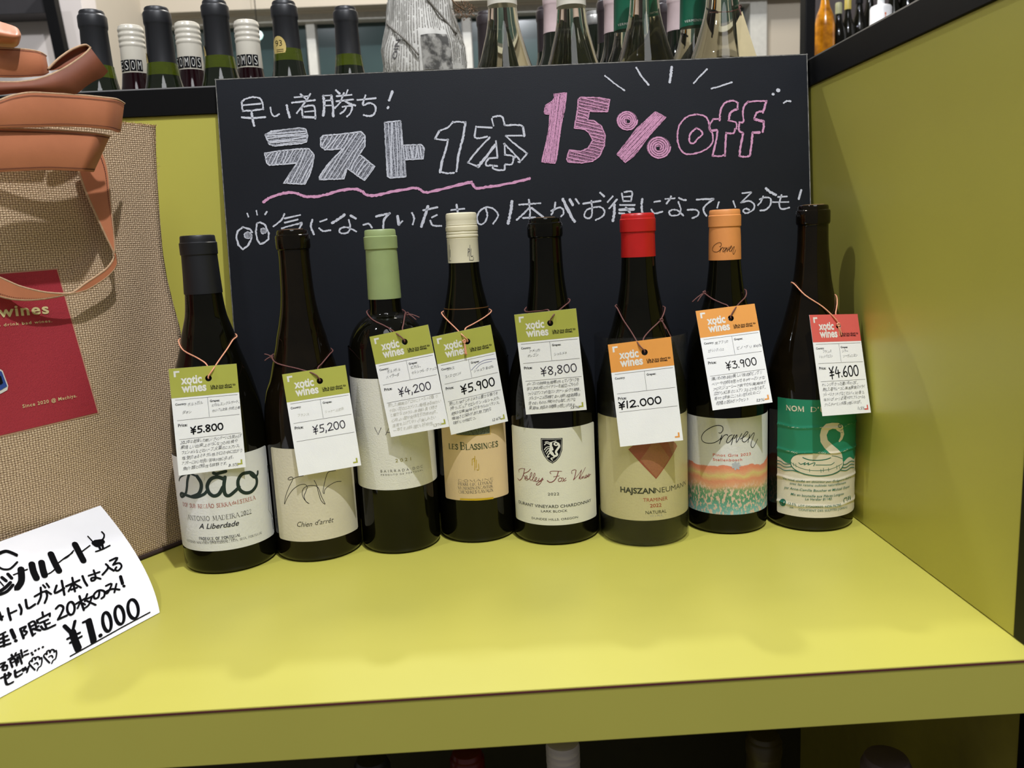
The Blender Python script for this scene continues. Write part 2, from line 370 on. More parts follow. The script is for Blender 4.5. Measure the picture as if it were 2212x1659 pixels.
chalk('chalk_outline', ZA, [[3.2] + cl(p) for p in (ra1, ra2, su, to_)] + hatch(ra1, -.1, 7) + hatch(ra2, -1.1, 16) + hatch(su, -1.0, 18) + hatch(to_, 1.53, 16), CH_W, .0006, smooth=False)
chalk('chalk_lettering', ZBd, [
 [(770, 420), (850, 412), (945, 422)], [6, (945, 420), (920, 600), (895, 700), (850, 880), (820, 1105)], [(620, 1120), (700, 1135), (785, 1128)], [6, (700, 665), (670, 800), (620, 960), (590, 1120)], [(700, 668), (620, 665), (520, 650)], [5, (520, 650), (580, 540)], [(575, 540), (700, 490), (770, 412)],
 [(1320, 370), (1340, 465)], [5, (1335, 345), (1410, 330), (1465, 350), (1500, 460)], [5, (1500, 460), (1700, 458), (1750, 480)], [6, (1755, 490), (1772, 610)], [(1740, 608), (1515, 608)], [(1515, 615), (1660, 740), (1812, 855)], [(1812, 855), (1720, 965), (1690, 975)], [(1720, 960), (1600, 830), (1488, 722)], [5, (1495, 720), (1500, 870)], [5, (1500, 875), (1580, 885), (1640, 912)], [5, (1620, 920), (1600, 1005), (1510, 1010)], [5, (1500, 1020), (1485, 1090), (1345, 1075), (1335, 1035)], [5, (1390, 1035), (1300, 1025), (1245, 1030), (1235, 980), (1270, 930)], [(1285, 922), (1395, 918)], [5, (1375, 685), (1395, 900)], [8, (1365, 740), (1240, 900), (1125, 1040)], [5, (1120, 1042), (980, 985)], [5, (980, 985), (1100, 830), (1285, 632)], [5, (1250, 620), (1130, 645), (1080, 630)], [5, (1075, 610), (1095, 480)], [(1118, 485), (1315, 495)]])
ul = [(375, 312), (450, 265), (560, 228), (680, 218), (780, 252), (870, 260), (1000, 240), (1150, 198), (1300, 182), (1370, 203), (1420, 240), (1520, 245), (1700, 205), (1900, 172), (1960, 182), (2010, 213), (2100, 203)]
ulp = ZE(ul) + ZBd([(560, 1340), (750, 1300), (980, 1268), (1040, 1280), (1100, 1345), (1300, 1320), (1600, 1270), (1845, 1208)])[2:]
chalk('chalk_underline', I_, [[7.5] + ulp], CH_P, .0004)
one = [(310, 490), (490, 470), (460, 700), (410, 930), (345, 1420), (320, 1480), (135, 1460), (190, 1230), (240, 980), (250, 775), (180, 770), (170, 740), (190, 650), (290, 590), (320, 540)]
five = [(660, 560), (690, 535), (960, 540), (1108, 570), (1080, 740), (820, 735), (790, 860), (880, 870), (990, 950), (1045, 1080), (1030, 1230), (960, 1380), (860, 1450), (700, 1475), (510, 1460), (490, 1420), (530, 1290), (690, 1310), (800, 1260), (865, 1150), (810, 1040), (740, 990), (600, 975), (640, 760)]
sl = [(1215, 1350), (1500, 980), (1760, 745), (1912, 820), (1700, 1050), (1450, 1380), (1330, 1465)]
ell = lambda cx, cy, rx, ry, n=22, t0=0, t1=2 * math.pi, rot=0: [(cx + rx * math.cos(t0 + (t1 - t0) * k / n) * math.cos(rot) - ry * math.sin(t0 + (t1 - t0) * k / n) * math.sin(rot), cy + rx * math.cos(t0 + (t1 - t0) * k / n) * math.sin(rot) + ry * math.sin(t0 + (t1 - t0) * k / n) * math.cos(rot)) for k in range(n + 1)]
spiral = lambda cx, cy, r0, r1, turns: [(cx + (r0 + (r1 - r0) * k / 70) * math.cos(k / 70 * turns * 6.283), cy + (r0 + (r1 - r0) * k / 70) * math.sin(k / 70 * turns * 6.283) * .97) for k in range(71)]
cfill('chalk_block_letters', ZC, [one, five, sl, ell(1355, 865, 150, 138)[:-1], ell(1810, 1248, 172, 155)[:-1]], CH_PF)
chalk('chalk_outline', ZC, [[3.4] + cl(p) for p in (one, five, sl)] + hatch(one, 1.7, 13, 4) + hatch(five, .25, 22, 9) + hatch(sl, -.82, 11, 4)
      + [[4] + spiral(1355, 865, 148, 20, 4.3), [4] + spiral(1810, 1248, 168, 20, 4.6)], CH_P, .0006, smooth=False)
for k_ in (ell(1375, 880, 26, 24)[:-1], ell(1800, 1265, 26, 24)[:-1]): cfill('chalk_gap', ZC, [k_], BM, .0008)
chalk('chalk_lettering', ZD, [
 [(640, 720), (740, 740), (800, 810), (815, 920), (850, 975), (855, 1080), (790, 1170), (640, 1235), (500, 1245), (420, 1170), (388, 1020), (418, 860), (520, 750), (640, 720)], [(640, 902), (690, 930), (720, 985), (660, 1040), (600, 1105), (548, 1080), (560, 980), (640, 902)],
 [5, (948, 800), (955, 700), (985, 610), (1040, 555), (1130, 540), (1175, 560)], [5, (1190, 570), (1185, 650)], [6, (1185, 650), (1110, 680), (1080, 730), (1068, 800)], [(1070, 805), (1165, 830), (1170, 910)], [5, (1150, 915), (1130, 970), (1040, 968)], [5, (1035, 965), (1025, 1100), (1018, 1270)], [(1015, 1255), (960, 1275), (860, 1272)], [5, (855, 1270), (895, 1100), (920, 945)], [6, (910, 930), (835, 938)], [5, (822, 930), (815, 860), (860, 790)], [5, (862, 785), (940, 782)],
 [5, (1210, 826), (1262, 815), (1255, 700), (1275, 610), (1330, 550)], [5, (1320, 555), (1450, 545), (1570, 543)], [6, (1565, 550), (1545, 620), (1522, 695)], [5, (1500, 680), (1440, 700), (1412, 760), (1410, 785)], [7, (1415, 785), (1470, 800), (1530, 815)], [6, (1530, 820), (1535, 880), (1520, 950)], [7, (1475, 960), (1390, 962)], [6, (1385, 970), (1372, 1100), (1352, 1255)], [5, (1345, 1270), (1280, 1285), (1215, 1275)], [6, (1212, 1270), (1225, 1150), (1258, 975)], [5, (1255, 965), (1205, 935), (1208, 850)]], CH_P)
for k_ in [[4] + ZC([(1040, 225), (1190, 345), (1320, 435)]), [5] + ZC([(1490, 110), (1570, 240), (1665, 355)]), [7] + ZD([(312, 95), (300, 200), (286, 292)]), [4.5] + ZD([(780, 122), (690, 210), (605, 308)]), [4.5] + ZD([(1110, 295), (980, 340), (840, 378)]), [10] + ZD([(1722, 400), (1728, 402)]), [7] + ZD([(1655, 452), (1660, 453)]), [5] + ZD([(1800, 568), (1840, 545), (1888, 547)])]:
    chalk('chalk_ray', I_, [k_])
chalk('chalk_eyes', ZE, [
 [5, (165, 568), (235, 590), (258, 620)], [5, (160, 570), (110, 610), (98, 680), (120, 750), (165, 793), (215, 760), (245, 700), (252, 660)], [7] + spiral(215, 648, 32, 6, 3),
 [5, (310, 530), (340, 518), (390, 545), (428, 630), (425, 690), (385, 725), (340, 742), (308, 690), (295, 610), (310, 530)], [7] + spiral(372, 605, 24, 5, 3),
 [(208, 430), (220, 462)], [(302, 402), (310, 442)], [(408, 412), (390, 440)]], CH_W, smooth=False, width=4)
chalk('chalk_lettering', ZE, [
 [(585, 435), (560, 490), (475, 560)], [(590, 480), (745, 445)], [(590, 522), (720, 490)], [(560, 580), (640, 555), (740, 532)], [(740, 530), (765, 525), (738, 582)],
 [5.5, (870, 495), (855, 560), (885, 640)], [(950, 512), (1015, 488)], [5, (940, 580), (980, 608), (1052, 600)],
 [7, (1072, 525), (1130, 490), (1195, 442)], [6, (1260, 452), (1310, 480)], [(1240, 495), (1255, 570), (1225, 625), (1165, 630), (1142, 605), (1170, 575), (1230, 572), (1315, 612)],
 [5, (1390, 545), (1445, 535), (1475, 572)], [6, (1520, 460), (1600, 440), (1655, 428)], [5.5, (1650, 432), (1600, 490), (1590, 575)],
 [7, (1737, 458), (1750, 542)], [(1752, 545), (1785, 508)], [5, (1882, 425), (1905, 480), (1890, 540)]])
chalk('chalk_lettering', ZF, [
 [5, (70, 405), (215, 375)], [7, (118, 365), (85, 470), (50, 575)], [(160, 480), (210, 455)], [5, (142, 515), (170, 562), (255, 568)], [(360, 405), (495, 390)], [5, (415, 348), (425, 425)],
 [(718, 388), (735, 460), (715, 520), (675, 552), (640, 540), (628, 490), (645, 430), (700, 382), (770, 378), (830, 420), (845, 470), (795, 545)], [8, (990, 315), (975, 430), (950, 540)],
 [(1065, 348), (1180, 340), (1285, 332)], [5, (1165, 297), (1178, 430), (1172, 560)], [5, (1165, 385), (1100, 450), (1040, 505)], [7, (1195, 385), (1310, 475)], [(1105, 485), (1230, 480)],
 [(1440, 325), (1430, 390), (1400, 450)], [(1398, 412), (1480, 378), (1520, 395), (1525, 440), (1500, 470)], [8, (1520, 292), (1580, 420), (1640, 520)], [7, (1592, 295), (1620, 350)], [5, (1652, 290), (1685, 335)],
 [(1730, 338), (1910, 308)], [(1815, 308), (1822, 400), (1815, 470), (1775, 490), (1742, 465), (1760, 410), (1830, 378), (1905, 372), (1950, 410), (1935, 465), (1860, 507)], [6, (1908, 225), (1945, 260)],
 [5, (2035, 262), (1985, 320)], [5, (2080, 295), (2000, 385)], [7, (2055, 350), (2052, 430), (2038, 515)]])
chalk('chalk_lettering', ZG, [
 [(208, 232), (222, 312)], [(235, 217), (312, 215), (300, 312)], [(232, 265), (300, 262)], [(222, 310), (300, 312)], [5, (190, 350), (340, 350)], [7, (185, 400), (330, 395)], [6, (250, 380), (290, 425)], [6, (182, 435), (230, 440)],
 [6, (420, 290), (412, 360), (420, 430)], [(545, 320), (605, 310)], [(515, 398), (545, 438), (628, 420)],
 [(660, 288), (755, 280)], [5, (718, 262), (700, 300), (672, 335)], [5, (802, 278), (835, 295), (872, 300)], [(795, 320), (820, 400), (790, 455), (720, 458), (698, 420), (740, 400), (790, 410), (845, 460)],
 [(890, 402), (970, 400), (1005, 425), (990, 465), (940, 487)], [5, (985, 295), (1080, 290), (1160, 288)], [5, (1160, 290), (1085, 345), (1055, 400), (1085, 462)],
 [(1215, 322), (1198, 378)], [(1365, 312), (1385, 372)],
 [(1460, 228), (1550, 220)], [(1550, 222), (1445, 325)], [(1450, 325), (1530, 310), (1580, 345), (1572, 400), (1500, 435), (1465, 410), (1495, 388), (1530, 402)],
 [(1640, 292), (1700, 272), (1750, 285), (1750, 345), (1705, 398), (1645, 408)], [(1675, 262), (1655, 312), (1622, 352)], [7, (1705, 180), (1745, 215), (1805, 245)],
 [(1830, 268), (1920, 262)], [5, (1778, 320), (1935, 320)], [(1865, 247), (1842, 330), (1855, 385), (1900, 390), (1945, 378)],
 [5.5, (2070, 197), (2045, 288)]])
# pale worn edge along the board's top and sides
g = G(); g.stroke([(XL, bh - .0006), (XR, bh - .0006)], .0009, False)
g.stroke([(XL + .0006, .02), (XL + .0006, bh)], .0007, False); g.stroke([(XR - .0006, .02), (XR - .0006, bh)], .0009, False)
g.build('worn_edge', lambda x, y: bpt(x, y, .0002), BR, board)

# ------------------------------------------------------------------ bottles in the row
BX = [(-.2494, -.1767), (-.1701, -.1619), (-.0923, -.157), (-.0186, -.1397), (.0575, -.1536), (.1397, -.1708), (.2229, -.1551), (.3032, -.1597)]
PROF = [
 [(0, .0415), (.10, .0415), (.1415, .0395), (.168, .0345), (.182, .0307), (.197, .0260), (.2115, .0224), (.221, .0196), (.23, .0174), (.2475, .0157), (.27, .0148)],
 [(0, .0402), (.115, .0402), (.15, .0368), (.166, .0314), (.18, .0279), (.196, .0238), (.204, .0222), (.213, .0198), (.224, .0174), (.235, .0157), (.246, .0147), (.258, .0142), (.274, .0137)],
 [(0, .0372), (.175, .0372), (.187, .0362), (.196, .0348), (.204, .0317), (.2106, .0274), (.2158, .0219), (.219, .0170), (.2235, .0148), (.235, .0143), (.27, .0135)],
 [(0, .0375), (.158, .0375), (.168, .0373), (.1776, .0362), (.1857, .0342), (.194, .0307), (.2, .0272), (.209, .0238), (.22, .0207), (.2265, .0193), (.238, .0168), (.25, .0149), (.262, .0141), (.28, .0138)],
 [(0, .0417), (.12, .0417), (.15, .0396), (.165, .0362), (.178, .0318), (.19, .0276), (.203, .0238), (.215, .0204), (.229, .0181), (.244, .0162), (.26, .0152), (.281, .0146)],
 [(0, .0412), (.13, .0412), (.15, .0394), (.168, .0346), (.1855, .0298), (.199, .0253), (.2165, .0206), (.226, .0187), (.241, .0164), (.2613, .0151), (.28, .0147)],
 [(0, .0385), (.13, .0385), (.16, .0366), (.1824, .0325), (.1938, .0280), (.204, .0234), (.2142, .0200), (.2258, .0174), (.237, .0159), (.254, .0143), (.28, .0138)],
 [(0, .0402), (.13, .0402), (.155, .0375), (.175, .0315), (.1868, .0273), (.201, .0236), (.213, .0206), (.23, .0172), (.248, .0151), (.264, .0139), (.281, .0135)]]
def radius(i, z):
    P = PROF[i]
    for (a, b), (c, d) in zip(P[:-1], P[1:]):
        if a <= z <= c: return b + (d - b) * (z - a) / (c - a)
    return P[-1][1]
LIP = [(.2814, .0002), (.2822, .0011), (.284, .0016), (.2930, .0016), (.2942, .0012), (.2950, .0001), (.2975, -.0001), (.2988, -.0008), (.2992, -.0025)]
CAPS = {0: ('black_capsule', (24, 25, 28), .45, [(.2472, .0163), (.249, .0163), (.262, .0157), (.2808, .0151), (.2814, .0158), (.2912, .0159), (.2919, .0151), (.2935, .0149), (.2965, .0147), (.2976, .0141), (.2979, .012)]),
 2: ('sage_capsule', (152, 168, 112), .4, [(.2335, .0151), (.236, .0151), (.262, .0146), (.2780, .0142), (.2786, .0150), (.2892, .0151), (.2899, .0142), (.2945, .0139), (.2955, .0133), (.2958, .011)]),
 5: ('red_capsule', (190, 30, 28), .33, [(.2605, .0155), (.262, .0155), (.2755, .0152), (.2824, .0152), (.2830, .0160), (.2938, .0160), (.2945, .0153), (.2965, .0151), (.2978, .0147), (.2988, .0138), (.2990, .012)]),
 6: ('orange_capsule', (232, 152, 84), .45, [(.2535, .0147), (.256, .0147), (.275, .0144), (.2832, .0140), (.2838, .0147), (.2934, .0147), (.2941, .0140), (.2975, .0139), (.2988, .0132), (.2990, .011)])}
LBL = ['dark bottle with a matte black capsule and large Dão label, leftmost of the row', 'uncapped dark bottle with beige label showing a thin line drawing of a dog',
 'high shouldered dark bottle with sage green capsule and textured white label', 'dark bottle with cream screw cap and tan label under the fourth price tag',
 'uncapped dark bottle with cream label showing a black scorpion shield', 'dark bottle with bright red capsule inside a clear plastic sleeve',
 'dark bottle with orange capsule and label painted with orange hills and green field', 'uncapped dark bottle with green and cream swan ring label, rightmost of the row']
bot = []
for i, (x, y) in enumerate(BX):
    r = thing('wine_bottle', (x, y, 0), LBL[i], 'bottle', 'bottles lined up on the lime shelf'); bot.append(r)
    R = PROF[i][0][1]
    P = [(.0002, R - .006), (.0004, R - .0035), (.0022, R - .0012), (.0055, R)] + [(q[0], min(q[1], R)) for q in smooth_prof(PROF[i]) if q[0] > .008]
    nr = P[-1][1]
    if i in (1, 4, 7): P += [(z, nr + d) for z, d in LIP]
    elif i == 3: P += [(.300, .0136)]
    else: P += [(.290, nr)]
    lathe('glass', P, (x, y, 0), GLASS_B if i in (1, 7) else GLASS_D, r, 72)
    if i in CAPS:
        n, col, ro, pp = CAPS[i]
        lathe('capsule', pp, (x, y, 0), mat(n, col, ro, var=.04, vscale=80, bump=.1, bscale=400), r, 56)
    if i in (1, 4, 7):
        lathe('cork', [(.2985, .0098), (.2996, .0098)], (x, y, 0), mat('cork', (176, 140, 100), .8, var=.2, vscale=300), r, 24)
# cream screw cap of bottle four
CREAM = mat('cream_screw_cap', (232, 224, 192), .28, var=.02)
pp = [(.2622, .0146), (.2832, .0145), (.2842, .0147), (.2848, .0141), (.2856, .0149), (.2872, .0149), (.2878, .0144), (.2886, .0148), (.2900, .0147), (.2905, .0144), (.2912, .0149), (.2950, .0149), (.2957, .0143), (.2965, .0146), (.2978, .0143), (.2988, .0145), (.3000, .0142), (.3010, .0144), (.3050, .0144), (.3066, .0141), (.3074, .0133), (.3077, .011)]
scap = lathe('screw_cap', pp, (*BX[3], 0), CREAM, bot[3], 64)
V = []; F = []
for k in range(90):
    a = 2 * math.pi * k / 90
    for da in (-.014, .014):
        for z in (.2916, .2946): V.append((BX[3][0] + .01515 * math.cos(a + da), BX[3][1] + .01515 * math.sin(a + da), z))
    b = len(V) - 4; F.append((b, b + 2, b + 3, b + 1))
tag(mesh('knurling', V, F, CREAM, scap), kind='stuff')
g_ = mat('wine_level_line', (96, 62, 22), .5)
lathe('wine_level', [(.2199, radius(3, .2199) + .00025), (.2206, radius(3, .2206) + .00025)], (*BX[3], 0), g_, bot[3], 64)

def cyl(i, u, v, R):
    """pixel of the photograph -> (arc length, height) on the bottle's cylinder"""
    d = ray(u, v); ox, oy = CAM.x - BX[i][0], CAM.y - BX[i][1]
    a = d.x ** 2 + d.y ** 2; b = ox * d.x + oy * d.y; c = ox * ox + oy * oy - R * R; D = max(0, b * b - a * c)
    t_ = (-b - math.sqrt(D)) / a; px_, py_ = ox + d.x * t_, oy + d.y * t_
    return R * math.atan2(px_, -py_), CAM.z + d.z * t_
def cylmap(i, R, e): return lambda u, z: (BX[i][0] + (R + e) * math.sin(u / R), BX[i][1] - (R + e) * math.cos(u / R), z)
class Label:
    def __init__(s, i, R=None): s.i = i; s.R = R or PROF[i][0][1] + .0002
    def px(s, P): return [cyl(s.i, u, v, s.R) for u, v in P]
    def sheet(s, name, u0, u1, z0, z1, m, parent, bulge=None, n=48, nz=2, e=0, rnd=.0012):
        V = []; F = []
        for j in range(nz + 1):
            for k in range(n + 1):
                z = z0 + (z1 - z0) * j / nz; u = u0 + (u1 - u0) * k / n
                if j in (0, nz) and k in (0, n): z += rnd * (1 if j == 0 else -1)
                ee = e + (bulge(u, z) if bulge else 0); V.append(cylmap(s.i, s.R, ee)(u, z))
        for j in range(nz):
            for k in range(n): a = j * (n + 1) + k; F.append((a, a + 1, a + n + 2, a + n + 1))
        o = mesh(name, V, F, m, parent, True)
        uv = o.data.uv_layers.new(name='UVMap')
        for l in o.data.loops:
            q = l.vertex_index; k = q % (n + 1); j = q // (n + 1); uv.data[l.index].uv = ((u0 + (u1 - u0) * k / n) * 10, (z0 + (z1 - z0) * j / nz) * 10)
        return o
    def run(s, name, zf, m, parent, items, e=.00012, strip=.004, sc=2.35):
        """items: ('t'|'s', text, x0,y0,x1,y1, cap height px, options) | ('k', width px, points) | ('p', points)"""
        g = G(); ps = {}
        for it in items:
            if it[0] in 'ts':
                _, tx, x0, y0, x1, y1, h = it[:7]; op = it[7] if len(it) > 7 else {}
                a, b = s.px(zf([(x0, y0), (x1, y1)])); mm = s.px(zf([((x0 + x1) / 2, (y0 + y1) / 2)]))[0]
                h_ = h / zf.__defaults__[0] / sc / 1000 if zf.__defaults__ else h / 1000
                y_ = (a[1] + b[1]) / 2
                (g.text if it[0] == 't' else g.serif)(tx, a[0], y_, b[0] - a[0], h_, **op)
            elif it[0] == 'k': g.stroke(s.px(zf(it[2])), it[1] / sc / 1000, it[3] if len(it) > 3 else True)
            elif it[0] == 'p': g.poly(s.px(zf(it[1])))
        return g.build(name, cylmap(s.i, s.R, e), m, parent, strip)
def ZZ(ox, oy, s): 
    def f(P, sc=s): return [(ox + x / sc, oy + y / sc) for x, y in P]
    return f
paper = lambda n, c, b=.3, bs=500: mat(n, c, .65, var=.02, bump=b, bscale=bs)
# --- bottle 1: Dão
z2 = ZZ(350, 760, 3.457); L = Label(0); zt = cyl(0, 577, 957, L.R)[1]; zb = cyl(0, 445, 1191, L.R)[1]
o = L.sheet('label', -L.R * 1.5, L.R * 1.52, zb, zt, paper('white_label', (226, 226, 224)), bot[0])
L.run('lettering', z2, mat('dark_green_ink', (20, 42, 38), .6), o, [
 ('k', 7.5, [(205, 905), (190, 960), (185, 1020), (175, 1062), (150, 1082), (137, 1070), (150, 1056), (195, 1075), (250, 1086), (310, 1065), (335, 1040)]), ('k', 4, [(128, 962), (135, 940), (160, 922), (210, 905)]), ('k', 5, [(210, 908), (262, 930)]), ('k', 9, [(262, 930), (290, 975), (292, 1020), (272, 1062), (225, 1082)]),
 ('k', 9, [(462, 950), (415, 935), (365, 950), (338, 1000), (350, 1050), (385, 1076), (425, 1062), (455, 1010)]), ('k', 8.5, [(470, 936), (462, 1000), (470, 1060), (500, 1074), (545, 1040), (575, 1010)]), ('k', 8, [(385, 905), (405, 912), (430, 905), (475, 893)]),
 ('k', 8.5, [(655, 900), (600, 912), (568, 960), (575, 1020), (615, 1052), (665, 1045), (702, 1000), (706, 950), (680, 912), (655, 900)]), ('k', 6, [(660, 915), (690, 938), (712, 915), (714, 893)])], sc=2.8)
L.run('lettering', z2, mat('red_brown_ink', (170, 84, 66), .6), o, [('s', 'DOP SUB REGIÃO SERRA', 158, 1148, 516, 1150, 28), ('t', 'da', 523, 1140, 556, 1135, 26), ('s', 'ESTRELA', 563, 1132, 697, 1105, 28)])
L.run('lettering', z2, INKG, o, [('s', 'ANTONIO MADEIRA', 195, 1250, 578, 1232, 33, {'bold': .11}), ('s', '2022', 590, 1228, 668, 1205, 36), ('s', 'ENGARRAFADO POR', 310, 1420, 548, 1405, 16), ('s', 'ANTONIO MADEIRA UNIPESSOAL, LDA, SEIA, PORTUGAL', 185, 1400, 748, 1368, 16)])
L.run('lettering', z2, mat('navy_ink', (18, 20, 34), .6), o, [('t', 'A Liberdade', 276, 1315, 572, 1300, 38, {'shear': .35, 'bold': .012}), ('s', 'PRODUCE OF PORTUGAL', 278, 1398, 588, 1378, 18, {'bold': .2}),
 ('k', .8, [(788, 905), (795, 1180), (825, 1230), (818, 1240), (790, 960)], False), ('k', 2.5, [(786, 850), (788, 900)]), ('k', 2.5, [(822, 1250), (830, 1320)])])
# --- bottle 2: line drawn dog
z3 = ZZ(560, 760, 3.457); L = Label(1); a = cyl(1, 588, 1000, L.R)[0]; b = cyl(1, 772, 1120, L.R)[0]
o = L.sheet('label', a, b, cyl(1, 681, 1169, L.R)[1], cyl(1, 585, 965, L.R)[1], paper('beige_label', (216, 208, 186)), bot[1])
L.run('lettering', z3, INK, o, [('k', 1.1, [(570, 887), (520, 895), (500, 930), (485, 990), (476, 1045), (486, 1058), (489, 1030), (520, 1000), (570, 972), (612, 968)]),
 ('k', 1.1, [(330, 925), (280, 936), (228, 957), (215, 947), (238, 934), (252, 948), (225, 1005), (200, 1070), (188, 1138), (210, 1090), (250, 1030), (300, 995), (340, 990), (358, 1010), (345, 1050), (335, 1080), (350, 1118), (373, 1133), (345, 1112), (322, 1070), (328, 1025), (360, 1002), (405, 998), (440, 1015), (465, 1080), (492, 1137), (462, 1110), (442, 1050), (430, 1000), (410, 960)]),
 ('t', 'Chien', 280, 1310, 390, 1298, 38, {'shear': .35, 'bold': -.006}), ('t', "d'arrêt", 415, 1288, 552, 1276, 36, {'shear': .3, 'bold': -.006})])
# --- bottle 3: VA...
z5 = ZZ(750, 900, 5.351); L = Label(2); zt = cyl(2, 757, 813, L.R)[1]; zb = cyl(2, 840, 1059, L.R)[1]
o = L.sheet('label', -L.R * 1.48, cyl(2, 949, 1010, L.R)[0], zb, zt, paper('textured_white_label', (226, 224, 214), .4, 800), bot[2])
L.run('lettering', z5, mat('purple_grey_ink', (62, 50, 72), .6), o, [('k', 1.3, [(318, 125), (358, 208), (392, 128)], False), ('k', 1.3, [(445, 210), (487, 122), (528, 212)], False), ('k', 1.2, [(458, 182), (515, 184)], False)])
L.run('lettering', z5, mat('olive_gold_ink', (150, 140, 50), .5), o, [('t', '2021', 557, 522, 738, 510, 38, {'sp': 1.5})])
L.run('lettering', z5, INKG, o, [('t', 'BAIRRADA DOC', 386, 626, 872, 605, 30, {'sp': 1.6, 'bold': -.006}), ('t', 'PRODUTO DE PORTUGAL', 390, 664, 872, 640, 18, {'sp': 1.5})])
# --- bottle 4: tan label
L = Label(3); a = cyl(3, 962, 1060, L.R)[0]; b = cyl(3, 1098, 1050, L.R)[0]; zb = cyl(3, 1030, 1081, L.R)[1]
o = L.sheet('label', a, b, zb, .118, paper('tan_label', (226, 198, 152), .12, 900), bot[3])
L.run('lettering', z5, mat('moss_ink', (74, 82, 52), .6), o, [('s', 'LES', 1178, 372, 1282, 376, 60, {'bold': .2}), ('s', 'B', 1310, 380, 1362, 378, 84, {'bold': .2}), ('s', 'LASSINGES', 1372, 378, 1742, 345, 62, {'bold': .2})])
L.run('lettering', z5, INKG, o, [('s', 'DOMAINE', 1282, 748, 1690, 728, 26), ('s', 'PIERRE-LUC LEYVRAZ', 1283, 790, 1680, 772, 32), ('s', 'VIGNERON-ENCAVEUR', 1285, 835, 1682, 818, 32), ('s', 'CHEXBRES/LAVAUX', 1288, 882, 1686, 862, 34)])
GOLD = mat('gold_foil', (214, 180, 50), .3, metal=.5)
L.run('gold_print', z5, GOLD, o, [('k', 1.4, [(1445, 490), (1445, 560)]), ('k', 1.4, [(1475, 455), (1475, 615)]), ('k', 1.4, [(1492, 500), (1492, 590)]), ('k', 1.2, [(1445, 490), (1470, 485), (1465, 520)]), ('k', 1.3, [(1518, 545), (1520, 612), (1500, 612)]), ('k', .9, [(1255, 215), (1650, 200)], False), ('k', .9, [(1655, 110), (1655, 200)], False)], e=.0002)
L.run('gold_strip', z5, GOLD, o, [('p', [(1305, 942), (1400, 946), (1500, 945), (1690, 928), (1690, 950), (1600, 962), (1500, 970), (1400, 968), (1305, 960)])], e=.0002)
L.run('picture', z5, mat('engraving', (84, 92, 76), .6, var=.7, vscale=900), o, [('p', [(1262, 100), (1645, 60), (1648, 192), (1455, 215), (1262, 208)])], e=.0001)
L = Label(3, .0147)
zc = ZZ(560, 440, 3.814)
L.run('monogram', zc, INKG, scap, [('k', 1, [(1735, 340), (1733, 465)]), ('k', 1.2, [(1722, 368), (1720, 432)]), ('k', 1, [(1722, 370), (1735, 382), (1722, 400)]), ('k', 1.2, [(1744, 372), (1744, 430), (1760, 430)]), ('k', 1, [(1733, 465), (1764, 463), (1764, 440)]), ('k', 1.2, [(1566, 340), (1566, 470)]), ('k', 1.2, [(1573, 380), (1573, 440)]), ('k', 1, [(1568, 470), (1580, 470)])], e=.0001)
# --- bottle 5: shield
z8 = ZZ(1090, 880, 5.186); L = Label(4); a = cyl(4, 1108.5, 990, L.R)[0]; b = cyl(4, 1285, 990, L.R)[0]
o = L.sheet('label', a, b, cyl(4, 1194, 1135, L.R)[1], cyl(4, 1194, 926, L.R)[1], paper('cream_label', (226, 224, 208), .22, 900), bot[4])
shd = [(405, 345), (648, 342), (645, 480), (620, 550), (580, 600), (535, 628), (485, 600), (440, 540), (410, 470)]
L.run('shield', z8, INK, o, [('p', shd)], e=.0001, strip=.003)
cxs, cys = 528, 470
L.run('shield_emblem', z8, mat('white_print', (232, 230, 222), .6), o, [('k', .8, [(cxs + (x - cxs) * .9, cys + (y - cys) * .92) for x, y in shd + [shd[0]]], False),
 ('k', 5, [(520, 400), (520, 440), (535, 470)]), ('k', 6.5, [(525, 450), (515, 490), (535, 520)]), ('k', 4.5, [(535, 520), (560, 545), (590, 530), (575, 500), (590, 470), (612, 435), (600, 405)]), ('k', 3, [(600, 405), (575, 392), (555, 410), (575, 425), (600, 415)]),
 ('k', 1.8, [(510, 400), (480, 385), (455, 390)]), ('k', 1.8, [(505, 415), (470, 400), (448, 420)]), ('k', 1.6, [(508, 440), (470, 445), (445, 475)]), ('k', 1.6, [(508, 460), (480, 465), (455, 500)]), ('k', 1.6, [(508, 480), (490, 490), (470, 520)]), ('k', 2, [(515, 500), (490, 530), (480, 555), (500, 550)]), ('k', 2.2, [(535, 525), (555, 560), (520, 570), (535, 590)]), ('k', 1.6, [(530, 390), (560, 380), (575, 375)])], e=.0002)
